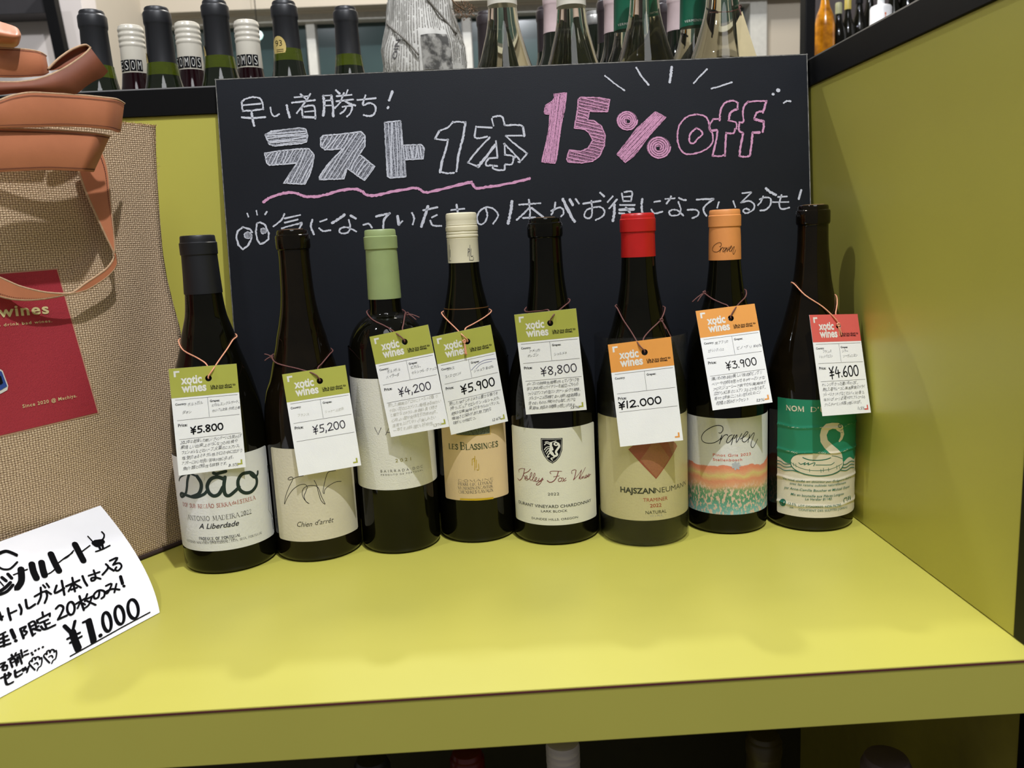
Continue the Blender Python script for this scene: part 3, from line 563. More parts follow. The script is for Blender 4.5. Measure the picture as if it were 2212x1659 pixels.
L.run('lettering', z8, mat('wine_red_ink', (122, 36, 48), .6), o, [
 ('k', 1.7, [(225, 688), (212, 750), (190, 800), (165, 815), (148, 795)]), ('k', 1.1, [(165, 728), (160, 700), (190, 684), (228, 690)]), ('k', 1.3, [(290, 690), (262, 720), (212, 745), (232, 785), (262, 800)]),
 ('k', 1.2, [(225, 800), (250, 785), (253, 768), (236, 772), (228, 798), (245, 814), (275, 800), (305, 755), (302, 728), (288, 755), (284, 805), (305, 812), (340, 765), (338, 735), (322, 765), (316, 815), (335, 824), (360, 800), (358, 784), (344, 795), (340, 820), (358, 832), (385, 812)]),
 ('k', 1.2, [(388, 792), (380, 825), (400, 822), (428, 788), (405, 845), (375, 870), (355, 862), (385, 838), (435, 808)]),
 ('k', 1.1, [(520, 745), (508, 725), (540, 713), (640, 716)]), ('k', 1.7, [(603, 716), (580, 785), (545, 828), (505, 838), (478, 820)]), ('k', 1.1, [(548, 778), (612, 766)]), ('k', 1.3, [(615, 790), (600, 815), (615, 832), (640, 815), (635, 792), (615, 790)]), ('k', 1.2, [(640, 795), (655, 790), (665, 825), (690, 815)]), ('k', 1.2, [(688, 790), (645, 832)]),
 ('k', 1.1, [(755, 742), (752, 712), (785, 698), (800, 705)]), ('k', 1.7, [(800, 705), (790, 760), (772, 812)]), ('k', 1.1, [(772, 812), (820, 760), (862, 700)]), ('k', 1.6, [(862, 700), (848, 750), (832, 800)]), ('k', 1.1, [(832, 800), (870, 740), (905, 672)]), ('k', 1.2, [(855, 762), (843, 795), (855, 800), (872, 770), (868, 798), (888, 768), (888, 792), (905, 785), (922, 765), (912, 758), (902, 782), (915, 788), (942, 745), (950, 765), (938, 778), (928, 772), (965, 748)])])
L.run('lettering', z8, mat('soft_black_ink', (52, 54, 54), .6), o, [('t', '2022', 484, 984, 612, 984, 30, {'sp': 1.1}), ('t', 'DURANT VINEYARD CHARDONNAY', 160, 1065, 968, 1058, 34, {'bold': .008}), ('t', 'LARK BLOCK', 410, 1172, 704, 1168, 26, {}), ('t', 'DUNDEE HILLS, OREGON', 305, 1248, 822, 1238, 24, {})])
# --- bottle 6: diamond
zh = ZZ(1280, 920, 5.72); L = Label(5); zb = cyl(5, 1399, 1125, L.R)[1]; zt = cyl(5, 1290, 889, L.R)[1]
o = L.sheet('label', -L.R * 1.52, L.R * 1.52, zb, zt, paper('ivory_label', (218, 208, 160)), bot[5])
L.run('diamond', zh, mat('brick_red_print', (168, 82, 62), .6, var=.1, vscale=900), o, [('p', [(443, 290), (600, 150), (950, 130), (1045, 248), (785, 655)])], strip=.003)
L.run('diamond_facet', zh, mat('tan_print', (176, 112, 78), .6, var=.1, vscale=900), o, [('p', [(590, 418), (745, 200), (830, 225), (950, 395), (785, 640)]), ('p', [(985, 350), (930, 190), (1030, 215), (1040, 250)])], e=.0002, strip=.003)
L.run('lettering', zh, mat('olive_black_ink', (52, 56, 44), .6), o, [('t', 'HAJSZAN', 345, 818, 768, 826, 66, {'bold': .03}), ('t', 'NEUMANN', 772, 812, 1150, 745, 64, {'bold': -.006}), ('t', 'NATURAL', 655, 1084, 912, 1074, 40, {})])
L.run('lettering', zh, mat('red_ink', (186, 70, 50), .6), o, [('t', 'TRAMINER', 626, 934, 926, 915, 44, {}), ('t', '2022', 710, 1004, 852, 998, 42, {'bold': .006})])
L.run('lettering', zh, INKF, o, [('t', 'WINE', 708, 1122, 862, 1114, 22, {'sp': 1.5})])
# clear plastic sleeve
m = bpy.data.materials.new('clear_plastic'); m.use_nodes = True; nt = m.node_tree; nt.nodes.clear()
o_ = nt.nodes.new('ShaderNodeOutputMaterial'); mx = nt.nodes.new('ShaderNodeMixShader'); tr = nt.nodes.new('ShaderNodeBsdfTransparent'); gl = nt.nodes.new('ShaderNodeBsdfGlossy'); fr = nt.nodes.new('ShaderNodeLayerWeight'); pw_ = nt.nodes.new('ShaderNodeMath'); pw_.operation = 'POWER'; pw_.inputs[1].default_value = 3.0; ad_ = nt.nodes.new('ShaderNodeMath'); ad_.operation = 'MULTIPLY_ADD'; ad_.inputs[1].default_value = .6; ad_.inputs[2].default_value = .045; bp = nt.nodes.new('ShaderNodeBump'); nz = nt.nodes.new('ShaderNodeTexNoise')
nz.inputs['Scale'].default_value = 220; bp.inputs['Strength'].default_value = .6; bp.inputs['Distance'].default_value = .001; gl.inputs['Roughness'].default_value = .12; tr.inputs[0].default_value = (.97, .97, .97, 1)
for a_, b_ in ((nz.outputs['Fac'], bp.inputs['Height']), (bp.outputs[0], gl.inputs['Normal']), (bp.outputs[0], fr.inputs['Normal']), (fr.outputs['Facing'], pw_.inputs[0]), (pw_.outputs[0], ad_.inputs[0]), (ad_.outputs[0], mx.inputs[0]), (tr.outputs[0], mx.inputs[1]), (gl.outputs[0], mx.inputs[2]), (mx.outputs[0], o_.inputs['Surface'])): nt.links.new(a_, b_)
CLEAR = m
TAG6 = (.1357, -.2127, .1438, .1950, .1287, .0991)
def wobf(t_, z):
    r_ = .0423 + .0003 * math.sin(7 * t_ + 40 * z) + .0002 * math.sin(13 * t_ - 90 * z) + (.0012 * math.sin(3 * t_ + 1) if z > .17 else 0)
    p_, y_ = TAG6[4], TAG6[3]; fw_ = Vector((math.sin(y_) * math.cos(p_), math.cos(y_) * math.cos(p_), -math.sin(p_)))
    d_ = Vector((math.cos(t_), math.sin(t_), 0)); dn = d_.dot(fw_)
    if dn < -.25 and z > .092:
        lim_ = ((Vector(TAG6[:3]) + fw_ * .0014 - Vector((BX[5][0], BX[5][1], z))).dot(fw_)) / dn
        r_ = min(r_, max(lim_, .02))
    return r_
lathe('plastic_sleeve', [(.0008 + .0119 * k, 0) for k in range(17)], (*BX[5], 0), CLEAR, bot[5], 96, wobf)
# --- bottle 7: painted hills
zk = ZZ(1470, 880, 5.927); L = Label(6); zt = cyl(6, 1571, 904, L.R)[1]; zb = cyl(6, 1568, 1112, L.R)[1]
m = paper('painted_label', (224, 224, 224)); nt = m.node_tree; b = nt.nodes['Principled BSDF']
uvn = nt.nodes.new('ShaderNodeUVMap'); sep = nt.nodes.new('ShaderNodeSeparateXYZ'); nt.links.new(uvn.outputs[0], sep.inputs[0])
n1 = nt.nodes.new('ShaderNodeTexNoise'); n1.inputs['Scale'].default_value = 5; n1.inputs['Detail'].default_value = 4; nt.links.new(uvn.outputs[0], n1.inputs['Vector'])
ma = nt.nodes.new('ShaderNodeMath'); ma.operation = 'MULTIPLY_ADD'; ma.inputs[1].default_value = .14; nt.links.new(n1.outputs['Fac'], ma.inputs[0]); nt.links.new(sep.outputs[1], ma.inputs[2])
mr = nt.nodes.new('ShaderNodeMapRange'); nt.links.new(ma.outputs[0], mr.inputs['Value']); mr.inputs['From Min'].default_value = zb * 10 + .07; mr.inputs['From Max'].default_value = zt * 10 + .07
rp = nt.nodes.new('ShaderNodeValToRGB'); nt.links.new(mr.outputs[0], rp.inputs['Fac']); cr = rp.color_ramp
cr.elements[0].position = 0; cr.elements[0].color = s2l((140, 190, 196)); cr.elements[1].position = 1; cr.elements[1].color = s2l((226, 226, 226))
for p_, c_ in ((.07, (110, 172, 160)), (.15, (88, 150, 118)), (.24, (120, 160, 116)), (.29, (220, 170, 130)), (.36, (226, 150, 116)), (.41, (220, 200, 130)), (.44, (228, 168, 130)), (.475, (232, 144, 112)), (.505, (228, 140, 112)), (.512, (226, 226, 226))):
    e_ = cr.elements.new(p_); e_.color = s2l(c_)
n2 = nt.nodes.new('ShaderNodeTexNoise'); n2.inputs['Scale'].default_value = 42; n2.inputs['Detail'].default_value = 2
mp = nt.nodes.new('ShaderNodeMapping'); mp.inputs['Rotation'].default_value = (0, 0, .5); mp.inputs['Scale'].default_value = (1, .55, 1); nt.links.new(uvn.outputs[0], mp.inputs[0]); nt.links.new(mp.outputs[0], n2.inputs['Vector'])
th = nt.nodes.new('ShaderNodeValToRGB'); th.color_ramp.elements[0].position = .50; th.color_ramp.elements[1].position = .57; nt.links.new(n2.outputs['Fac'], th.inputs['Fac'])
lim = nt.nodes.new('ShaderNodeMapRange'); nt.links.new(mr.outputs[0], lim.inputs['Value']); lim.inputs['From Min'].default_value = .27; lim.inputs['From Max'].default_value = .34; lim.inputs['To Min'].default_value = .9; lim.inputs['To Max'].default_value = 0
mu = nt.nodes.new('ShaderNodeMath'); mu.operation = 'MULTIPLY'; nt.links.new(th.outputs[0], mu.inputs[0]); nt.links.new(lim.outputs[0], mu.inputs[1])
mxc = nt.nodes.new('ShaderNodeMix'); mxc.data_type = 'RGBA'; nt.links.new(mu.outputs[0], mxc.inputs['Factor']); nt.links.new(rp.outputs[0], mxc.inputs['A']); mxc.inputs['B'].default_value = s2l((228, 196, 176))
nt.links.new(mxc.outputs['Result'], b.inputs['Base Color'])
o = L.sheet('label', -L.R * 1.5, L.R * 1.5, zb, zt, m, bot[6])
CRV = [[(490, 325), (515, 328), (543, 290), (535, 245), (480, 231), (400, 252), (310, 310), (270, 375), (282, 430), (340, 458), (420, 455), (490, 420), (528, 375)], [(530, 355), (500, 468)], [(512, 425), (555, 362), (595, 348), (602, 362)], [(660, 352), (622, 370), (590, 430), (600, 455), (640, 430), (690, 352)], [(682, 358), (650, 478)], [(690, 400), (722, 350), (715, 452), (785, 335)], [(765, 405), (820, 372), (862, 325), (845, 312), (805, 365), (790, 425), (825, 442), (882, 385)], [(885, 348), (862, 450)], [(872, 405), (930, 330), (942, 345), (905, 450), (905, 500), (935, 508), (985, 405)]]
L.run('lettering', zk, INK, o, [('k', 1.5, p) for p in CRV])
L.run('lettering', zk, mat('coral_ink', (214, 96, 78), .6), o, [('t', 'Pinot Gris 2023', 415, 618, 898, 612, 34, {'sp': 1.1, 'bold': .004}), ('t', 'Stellenbosch', 415, 682, 788, 682, 34, {'sp': 1.1, 'bold': .004})])
L.run('blossom', zk, mat('grey_lilac_print', (186, 190, 202), .6), o, [('k', 5, [(713 + 10 * math.cos(k * .9), 748 + 10 * math.sin(k * .9)), (713 + 46 * math.cos(k * .9), 748 + 42 * math.sin(k * .9))]) for k in range(7)])
L = Label(6, .0147); zc2 = ZZ(1300, 370, 4.809)
sx = 240 / 715
L.run('capsule_lettering', zc2, INK, bot[6], [('k', .9, [(1150 + (x - 270) * sx, 740 + (y - 231) * .43) for x, y in p]) for p in CRV], e=.0001, strip=.003)
# --- bottle 8: swan ring
zn = ZZ(1650, 850, 5.352); L = Label(7); a = cyl(7, 1679, 1000, L.R)[0]; b = L.R * 1.5; zb = cyl(7, 1790, 1118, L.R)[1]; zt = cyl(7, 1757, 864, L.R)[1]
rid = [cyl(7, *zn([(600, y)])[0], L.R)[1] for y in (400, 690, 1012, 1310)]
def bulge(u, z):
    s_ = sum(math.exp(-((z - r_ + .0006 * math.sin(u * 180)) / .0011) ** 2) for r_ in rid) * .0007
    k = max(0, u / L.R - .9); s_ += .0009 * k * max(0, math.sin(u * 700 + z * 420)) * (1 if z < .085 else .2)
    return s_
def nmap(e): return lambda u, z: cylmap(7, L.R, e + bulge(u, z))(u, z)
o = L.sheet('label', a, b, zb, zt, paper('cream_swan_label', (224, 216, 198), .2, 900), bot[7], bulge, 70, 110)
SWG = mat('sea_green_print', (28, 132, 100), .55, var=.03); SWI = mat('sea_green_ink', (22, 104, 84), .6)
wz = lambda u: cyl(7, *zn([(600, 770)])[0], L.R)[1] - .003 + .0022 * math.sin(u * 260 + 1.2)
V = []; F = []; n, nzz = 70, 60
for j in range(nzz + 1):
    for k in range(n + 1):
        u = a + (b - a) * k / n; z0_ = wz(u); z = z0_ + (zt - z0_) * j / nzz; V.append(nmap(.00008)(u, z))
for j in range(nzz):
    for k in range(n): q = j * (n + 1) + k; F.append((q, q + 1, q + n + 2, q + n + 1))
mesh('green_band', V, F, SWG, o, True)
neck = [(785, 740), (772, 700), (700, 630), (655, 560), (648, 480), (665, 400), (720, 350), (790, 338), (860, 340), (905, 365), (917, 420), (927, 470), (905, 530), (872, 562), (862, 550), (885, 500), (885, 450), (850, 432), (830, 412), (790, 405), (750, 425), (725, 480), (738, 540), (790, 590), (860, 650), (900, 700), (912, 760), (900, 800), (800, 800)]
ring = [(310, 775), (340, 725), (420, 697), (560, 690), (780, 698), (880, 730), (918, 790), (900, 850), (850, 900), (760, 940), (640, 955), (480, 935), (370, 890), (315, 830)]
g = G(); g.poly(L.px(zn(ring))); g.build('float_ring', nmap(.00026), mat('cream_print', (224, 214, 190), .6), o, .0018, .0008); g = G(); g.poly(L.px(zn(neck)))
gg = g.build('swan_neck', nmap(.00020), mat('cream_print', (224, 214, 190), .6), o, .0018, .0008)
g = G()
for w_, p in [(2, [(310, 775), (318, 830), (370, 885), (480, 932), (640, 952), (780, 935), (870, 895), (912, 835), (915, 790)]), (1, [(312, 792), (400, 850), (520, 885), (660, 890), (780, 870), (900, 812)]), (2, [(452, 740), (520, 765), (620, 772), (720, 760), (770, 742)]),
 (1.6, [(405, 800), (430, 818), (480, 798)]), (1.6, [(480, 798), (465, 825), (520, 800), (510, 825), (590, 798), (575, 835)]), (1.4, [(600, 825), (740, 825), (780, 820), (812, 796)]),
 (1.8, [(310, 770), (340, 725), (420, 697), (560, 690)]), (1.1, [(785, 720), (840, 728), (910, 755)]), (1, [(528, 872), (530, 905)]), (1, [(657, 875), (660, 912)]), (1, [(688, 862), (688, 905)]), (1, [(745, 860), (748, 898)]), (1, [(840, 830), (842, 875)]), (1, [(868, 825), (872, 865)]), (1, [(345, 800), (348, 835)]), (1, [(370, 810), (374, 848)]),
 (1.8, [(155, 775), (200, 785), (240, 815), (308, 812)]), (1.8, [(155, 812), (190, 818), (240, 848), (318, 846)]), (1.8, [(155, 850), (190, 860), (240, 888), (330, 888), (430, 915)]), (1.8, [(918, 820), (950, 815), (1000, 782), (1040, 785)]), (1.8, [(905, 855), (950, 852), (1000, 818), (1040, 820)]), (1.8, [(880, 885), (950, 888), (1000, 855), (1040, 855)]),
 (1.6, ell(873, 375, 17, 18, 12)), (1, [(873, 365), (873, 385)]), (1, [(895, 450), (905, 452)]), (1, [(885, 425), (910, 410)]),
 (3, ell(222, 1258, 30, 34, 14)), (6, [(222, 1240), (215, 1262), (235, 1280)]), (1.5, [(920, 1225), (925, 1255)]), (1.5, [(925, 1215), (955, 1200), (960, 1240)]), (2.5, [(975, 1190), (978, 1225)]), (2.5, [(992, 1185), (998, 1222)])]:
    g.stroke(L.px(zn(p)), w_ / 2350)
def ntext(tx, x0, y0, x1, y1, h, serif=False, **op):
    p, q = L.px(zn([(x0, y0), (x1, y1)])); (g.serif if serif else g.text)(tx, p[0], (p[1] + q[1]) / 2, q[0] - p[0], h / 5.352 / 2350, **op)
ntext('Vin rosé vinifié en douceur par Grégoire Aubrun', 218, 985, 1005, 975, 26, shear=.2, bold=.004)
ntext('avec les raisins cultivés naturellement', 300, 1050, 945, 1035, 26, shear=.2, bold=.004)
ntext('par Anne-Camille Boucher et Mickaël Guyon', 240, 1098, 985, 1078, 28, shear=.2, bold=.006)
ntext('Mis en bouteille aux Pièces Longues', 312, 1180, 920, 1160, 28, shear=.2, bold=.006)
ntext('Le Verdier 81140.', 478, 1235, 788, 1222, 28, shear=.2, bold=.006)
ntext('12,5%', 285, 1288, 375, 1288, 26); ntext('vol.', 300, 1325, 345, 1325, 20)
ntext('LOT SYSA230522, NON FILTRÉ', 402, 1308, 885, 1295, 26); ntext('CONTIENT DES SULFITES [10MG/L]', 402, 1345, 960, 1325, 24)
g.build('lettering', nmap(.00035), SWI, o, .004, .0012)
g = G(); ntext('NOM', 258, 192, 465, 205, 55, True, bold=.24); ntext("D'UN", 540, 208, 790, 205, 52, True, bold=.24)
g.build('lettering', nmap(.0003), mat('cream_print', (224, 214, 190), .6), o, .004)

# ------------------------------------------------------------------ price tags
def rot3(p, y, r):
    fw = Vector((math.sin(y) * math.cos(p), math.cos(y) * math.cos(p), -math.sin(p))); rt = Vector((math.cos(y), -math.sin(y), 0)); up = rt.cross(fw)
    c, s = math.cos(r), math.sin(r); return c * rt + s * up, -s * rt + c * up, fw
TG = [(-0.2435, -0.2188, 0.1418, -0.4093, 0.0927, -0.0248), (-0.1503, -0.1996, 0.1313, -0.1955, 0.1227, 0.0713), (-0.0708, -0.2026, 0.1626, 0.2326, 0.0780, 0.1721), (-0.0172, -0.1798, 0.1574, -0.2659, 0.0362, 0.1224),
      (0.0547, -0.1970, 0.1722, 0.1996, -0.0166, 0.0696), (0.1357, -0.2127, 0.1438, 0.1950, 0.1287, 0.0991), (0.2198, -0.1935, 0.1685, -0.0380, 0.3125, 0.0722), (0.3155, -0.1965, 0.1570, -0.3584, 0.2774, -0.0646)]
GRN = mat('olive_green_print', (176, 178, 76), .5, var=.02); ORG = mat('orange_print', (236, 160, 74), .5, var=.02); RED = mat('coral_red_print', (222, 98, 90), .5, var=.02)
WP = mat('white_print', (236, 234, 228), .6); BP = mat('blue_pen', (70, 74, 140), .6); PEN = mat('grey_pen', (48, 48, 54), .6)
PEACH = mat('peach_cord', (232, 162, 126), .6, var=.1, vscale=900); BRN = mat('brown_cord', (110, 68, 62), .7, var=.2, vscale=900)
TAGS = [
 dict(col='olive green', p='5.800', c=['ポルトガル', 'ダオン'], gr=['ビカル、エンクルザード、', 'セルシアル主体、その他土着'], n=['2022年は乾燥した厳しいヴィンテージにも関わらず', '素晴しい出来上がりになった。柑橘や', 'フェンネルなどのハーブ、火薬のニュアンス。', '塩気のあるミネラル感が口の中に広がり', 'アフターには心地良い苦味が感じられます。', '魚介類との相性も抜群です。'], a='13.5%'),
 dict(col='olive green', p='5,200', c=['', 'フランス'], gr=['', 'ジャケール主体'], n=[], a='', cm=INKF),
 dict(col='olive green', p='4,200', c=['ポルトガル', 'バイラーダ'], gr=['ビカル、', 'セルシアル・グァッコ'], n=['熟した果実のアロマにトーストの香り', 'や白い花のニュアンス。骨格ある味わい', 'と豊かなミネラル、余韻は長く続き', '心地よい酸が全体を引き締めます。', '温度を上げてゆっくり楽しみたい', '一本です。お料理とも好相性。'], a='13%', nm=INKF),
 dict(col='olive green', p='5.900', c=['スイス', 'スイス・ロマンド'], gr=['', 'シャスラ100%'], n=['熟した洋ナシやミネラル豊かな香りを', '持つ、ピュアでエレガントなシャスラ。', '絶妙な果実味とミネラルのバランス。', '複雑さと深みがあり、魅力的な', '味わいが際だつ。'], a='12.6%'),
 dict(col='olive green', p='8,800', c=['アメリカ', 'オレゴン'], gr=['', 'シャルドネ'], n=['オレゴンの熟練生産者のもとでノウハウを', '学び2007年にワイナリーを設立。こちらの', 'ワインはアンフォラ型コンクリートタンクで発酵、', 'ブルゴーニュ古樽で10ヶ月熟成。新樽は', '使わないものの、伸びやかな酸とクリアな', '果実味、気品ある樽香が感じられます。'], a='13%'),
 dict(col='orange', p='12.000', c=[], gr=[], n=[], a=''),
 dict(col='orange', p='3.900', c=['南アフリカ', 'ステレンボッシュ'], gr=['', 'ピノ・グリ 100%'], n=['濃いめの色調が美しい独自のピノグリ', 'ベリーや白桃を思わせるチャーミングな', 'アロマ。ジューシーで爽やかな果実味が', '広がり、紅茶のニュアンスなどがあります。', '軽やかな余韻にここちよい控えめなタンニン', '柑橘の苦みがアクセント'], a='12%'),
 dict(col='coral red', p='4.600', c=['フランス', 'シュッド・ウエスト'], gr=['シラー', 'ソーヴィニヨン'], n=['オレンジがかった濃いめのロゼ。', '熟した苺やムースに、黒系果実のドライ', 'フルーツ、ナツメグなどのスパイスの香り。', '味わいはイメージより軽やかで、アルコールも', 'グッと、チャーミングな酸が感じられます。'], a='11.5%')]
# handwritten digits as strokes on a 0..1 box (y down)
DG = {'0': (.62, [[(.45, .02), (.15, .1), (.03, .5), (.2, .95), (.5, .9), (.62, .5), (.5, .08), (.3, .02)]]), '1': (.2, [[(.12, 0), (.08, 1)]]), '2': (.62, [[(.05, .2), (.3, 0), (.58, .15), (.45, .5), (.03, .98)], [(.03, .98), (.65, .92)]]),
 '3': (.55, [[(.05, .1), (.5, .05), (.25, .4)], [(.25, .4), (.6, .55), (.45, .95), (.02, .9)]]), '4': (.62, [[(.3, 0), (.03, .6), (.65, .55)], [(.42, .3), (.42, 1)]]), '5': (.55, [[(.15, .05), (.12, .45)], [(.12, .42), (.5, .5), (.45, .9), (.02, .98)], [(.15, .05), (.6, 0)]]),
 '6': (.55, [[(.45, 0), (.1, .4), (.05, .85), (.4, .98), (.55, .7), (.3, .5), (.08, .7)]]), '8': (.58, [[(.52, .12), (.25, 0), (.05, .2), (.3, .48), (.55, .75), (.3, 1), (.04, .8), (.3, .48), (.52, .25), (.5, .1)]]), '9': (.5, [[(.48, .15), (.2, .02), (.05, .3), (.25, .48), (.48, .25), (.46, .1)], [(.48, .2), (.4, 1)]]),
 ',': (.16, [[(.08, .85), (.1, .95), (.02, 1.18)]]), '.': (.16, [[(.06, .92), (.1, .98)]]), '¥': (.62, [[(.02, .05), (.25, .4)], [(.6, -.05), (.32, .4), (.28, 1.1)], [(.05, .5), (.55, .45)], [(.02, .78), (.55, .72)]])}
def price(g, s, x, y, h, w, lw, rise=0):
    tot = sum(DG[c][0] + .16 for c in s); k = w / tot; cx = x
    for ch in s:
        wd, st = DG[ch]
        for p in st: g.stroke([(cx + a * k, y + (1 - b) * h + rise * (cx - x)) for a, b in p], lw, True)
        cx += (wd + .16) * k
def card_fan(w, y0, y1, hx, hy, r, n=64):   # rectangle 0..w, y0..y1 (y up) around a round hole
    cr = 1.0; A = [2 * math.pi * k / n for k in range(n)]
    A += [math.atan2(y - hy, x - hx) % (2 * math.pi) for x in (0, w) for y in (y0, y1)]; A.sort()
    inn = [(hx + r * math.cos(a), hy + r * math.sin(a)) for a in A]; out = []
    for a in A:
        c, s = math.cos(a), math.sin(a); t_ = min([q for q in ((w - hx) / c if c > 1e-9 else 9e9, -hx / c if c < -1e-9 else 9e9, (y1 - hy) / s if s > 1e-9 else 9e9, (y0 - hy) / s if s < -1e-9 else 9e9)])
        out.append((hx + c * t_, hy + s * t_))
    return inn, out
PRICEPOS = [(13, 56.5, 27, 5.6), (18.5, 56.0, 29, 6.8), (16, 56.5, 31, 6.8), (17, 56.2, 33, 7.6), (18, 56.5, 33, 7.2), (3.3, 57.6, 38, 6.0), (19, 56.4, 29, 6.8), (14, 57.6, 34, 9.5)]
HX, HY, HR = 31.0, 91 - 10.6, 2.7
for i, (tg, pose) in enumerate(zip(TAGS, TG)):
    c0 = Vector(pose[:3]); rt, up, fw = rot3(pose[4], pose[3], pose[5])
    fn = lambda e: (lambda x, y: c0 + rt * ((x - 27.5) / 1000) + up * ((y - 45.5) / 1000) - fw * e)
    where = ['on the bottle with the matte black capsule', 'on the beige dog label bottle', 'on the sage green capsule bottle', 'on the cream screw cap bottle', 'on the scorpion shield bottle', 'on the red capsule bottle', 'on the orange capsule bottle', 'on the rightmost bottle with the green label'][i]
    root = thing('price_tag', fn(0)(HX, HY), '%s price tag %s' % (tg['col'], where), 'tag', 'price tags hanging on the bottle necks')
    inn, out = card_fan(55, 0, 91, HX, HY, HR); n = len(inn); T_ = .00032
    V = [fn(0)(*p) for p in inn] + [fn(0)(*p) for p in out] + [fn(-T_)(*p) for p in inn] + [fn(-T_)(*p) for p in out]; F = []
    for k in range(n):
        k2 = (k + 1) % n
        F += [(k, n + k, n + k2, k2), (2 * n + k, 2 * n + k2, 3 * n + k2, 3 * n + k), (n + k, 3 * n + k, 3 * n + k2, n + k2), (k, k2, 2 * n + k2, 2 * n + k)]
    card = mesh('card', V, F, WHITE, root)
    col = {'o': GRN, 'r': ORG, 'c': RED}[{'olive green': 'o', 'orange': 'r', 'coral red': 'c'}[tg['col']]]
    inn, out = card_fan(55, 66, 91, HX, HY, HR)
    mesh('header_print', [fn(.00006)(*p) for p in inn] + [fn(.00006)(*p) for p in out], [(k, n + k, n + (k + 1) % n, (k + 1) % n) for k in range(n)], col, card)
    g = G(); g.poly([(3.6, 88.7), (3.6, 83.6), (5.2, 83.6), (5.2, 87.1)]); g.poly([(3.6, 88.7), (5.2, 87.1), (8.2, 87.1), (8.2, 88.7)])
    g.text('xotic', 8.6, 77.2, 17.0, 7.0, bold=.034); g.text('wines', 8.6, 70.2, 20.0, 7.0, bold=.034)
    g.build('logo_lettering', fn(.00014), WP, card)
    g = G(); g.poly([(48.3, 4.2), (48.3, 2.9), (52.5, 2.9), (52.5, 7.3), (51.1, 7.3), (51.1, 4.2)]); g.build('corner_mark', fn(.00010), col, card)
    g = G(); g.text('Life is too short to', 32, 72.3, 20.6, 2.0, bold=.03); g.text('drink bad wines.', 32, 70.5, 18.0, 2.0, bold=.03)
    g.text('Country:', 2.6, 59.6, 8.8, 1.75, bold=.022); g.text('Grapes:', 30.4, 59.9, 8.0, 1.75, bold=.022); g.text('Price:', 3.2, 41.3, 7.4, 2.4, bold=.022)
    for y in (64.2, 46.8, 30.5): g.stroke([(3.0, y), (53.5, y)], .22, False)
    g.stroke([(28.8, 64.2), (28.8, 47.4)], .22, False); g.build('printed_form', fn(.00010), INK, card)
    g = G(); x, y, w_, h_ = PRICEPOS[i]; price(g, '¥' + tg['p'], x, 91 - y, h_, w_, .0 + 1.15 if i in (0, 3, 5, 7) else .85, .03); g.build('handwritten_price', fn(.00012), PLUM if i in (1, 2, 4) else INK, card)
    g = G(); rnd = random.Random(i)
    for k, s_ in enumerate(tg['c'][:2]):
        if s_: g.hand(s_, (12 if k == 0 and len(tg['c'][0]) > 3 else 7) + (0 if i in (0, 3, 6) else -3 if k == 0 else 0) - (2.5 if len(s_) > 7 else 0), 58.3 - k * 6.4 - (2 if i in (2, 4, 7) and k == 0 else 0), min(15, 2.5 * len(s_)), 2.3, rnd, rise=rnd.uniform(-.02, .05))
    for k, s_ in enumerate(tg['gr'][:2]):
        if s_: g.hand(s_, 31, 56.0 - k * 4.6, min(23.2, 2.4 * len(s_)), 2.2, rnd, rise=rnd.uniform(-.02, .04))
    if g.V: g.build('handwriting', fn(.00012), tg.get('cm', PEN), card)
    if tg['n']:
        g = G(); st = 27.2 / 6.1
        for k, s_ in enumerate(tg['n']):
            wmax = 50.5 - (8 if k >= 4 else rnd.uniform(0, 4)); g.hand(s_, 2.8 + rnd.uniform(0, .8), 26.6 - k * st, min(wmax, 2.75 * len(s_)), 2.5, rnd, -.006, rise=rnd.uniform(-.005, .015))
        g.hand(tg['a'], 39.5, 2.2 + (1.2 if len(tg['n']) < 6 else 0), 9, 2.6, rnd)
        g.build('handwritten_notes', fn(.00012), tg.get('nm', PEN), card)
    if i == 3:
        g = G(); g.stroke([(29.5, 54), (36, 58.2), (44, 60.5), (54, 59.6)], .35); g.stroke([(34, 54.2), (40, 57.8), (50, 58.2)], .3); g.build('pen_stroke', fn(.00013), BP, card)
    # cord: from the hole round the neck and back
    side, lp, rp, cm = [('R', (387, 738), (511, 730), PEACH), ('L', (588, 772), (723, 760), BRN), ('L', (795, 676), (881, 677), BRN), ('L', (955, 679), (1064, 674), PEACH), ('R', (1137, 672), (1232, 651), BRN), ('L', (1330, 665), (1434, 668), BRN), ('R', (1514, 636), (1606, 631), BRN), ('L', (1708, 614), (1806, 641), PEACH)][i]
    bx, by = BX[i]
    def zside(u, v):
        n_ = Vector((bx, by, 0)) - Vector((CAM.x, CAM.y, 0)); n_.normalize(); return hit(u, v, (bx, by, 0), n_).z
    zl, zr = zside(*lp), zside(*rp)
    def rp_(th, z, e=.0012): r_ = radius(i, z) + e; return Vector((bx + r_ * math.sin(th), by - r_ * math.cos(th), z))
    hole = fn(.0006)(HX, HY + 1.6); topb = fn(-.0012)(HX, 91.5); holeb = fn(-.0012)(HX, HY + 1.4)
    s = 1 if side == 'R' else -1; zf_, zb_ = (zr, zl) if side == 'R' else (zl, zr)
    P = [holeb, fn(.0004)(HX, HY), hole, fn(.0012)(HX + s * 4, HY + 7)]
    q0 = fn(.0012)(HX + s * 4, HY + 7); q1 = rp_(s * 1.25, zf_)
    for t_ in (.35, .7):
        q = q0.lerp(q1, t_); d = Vector((q.x - bx, q.y - by, 0)); rr = radius(i, q.z) + .0012
        if d.length < rr: d = d.normalized() * rr
        P.append(Vector((bx + d.x, by + d.y, q.z)))
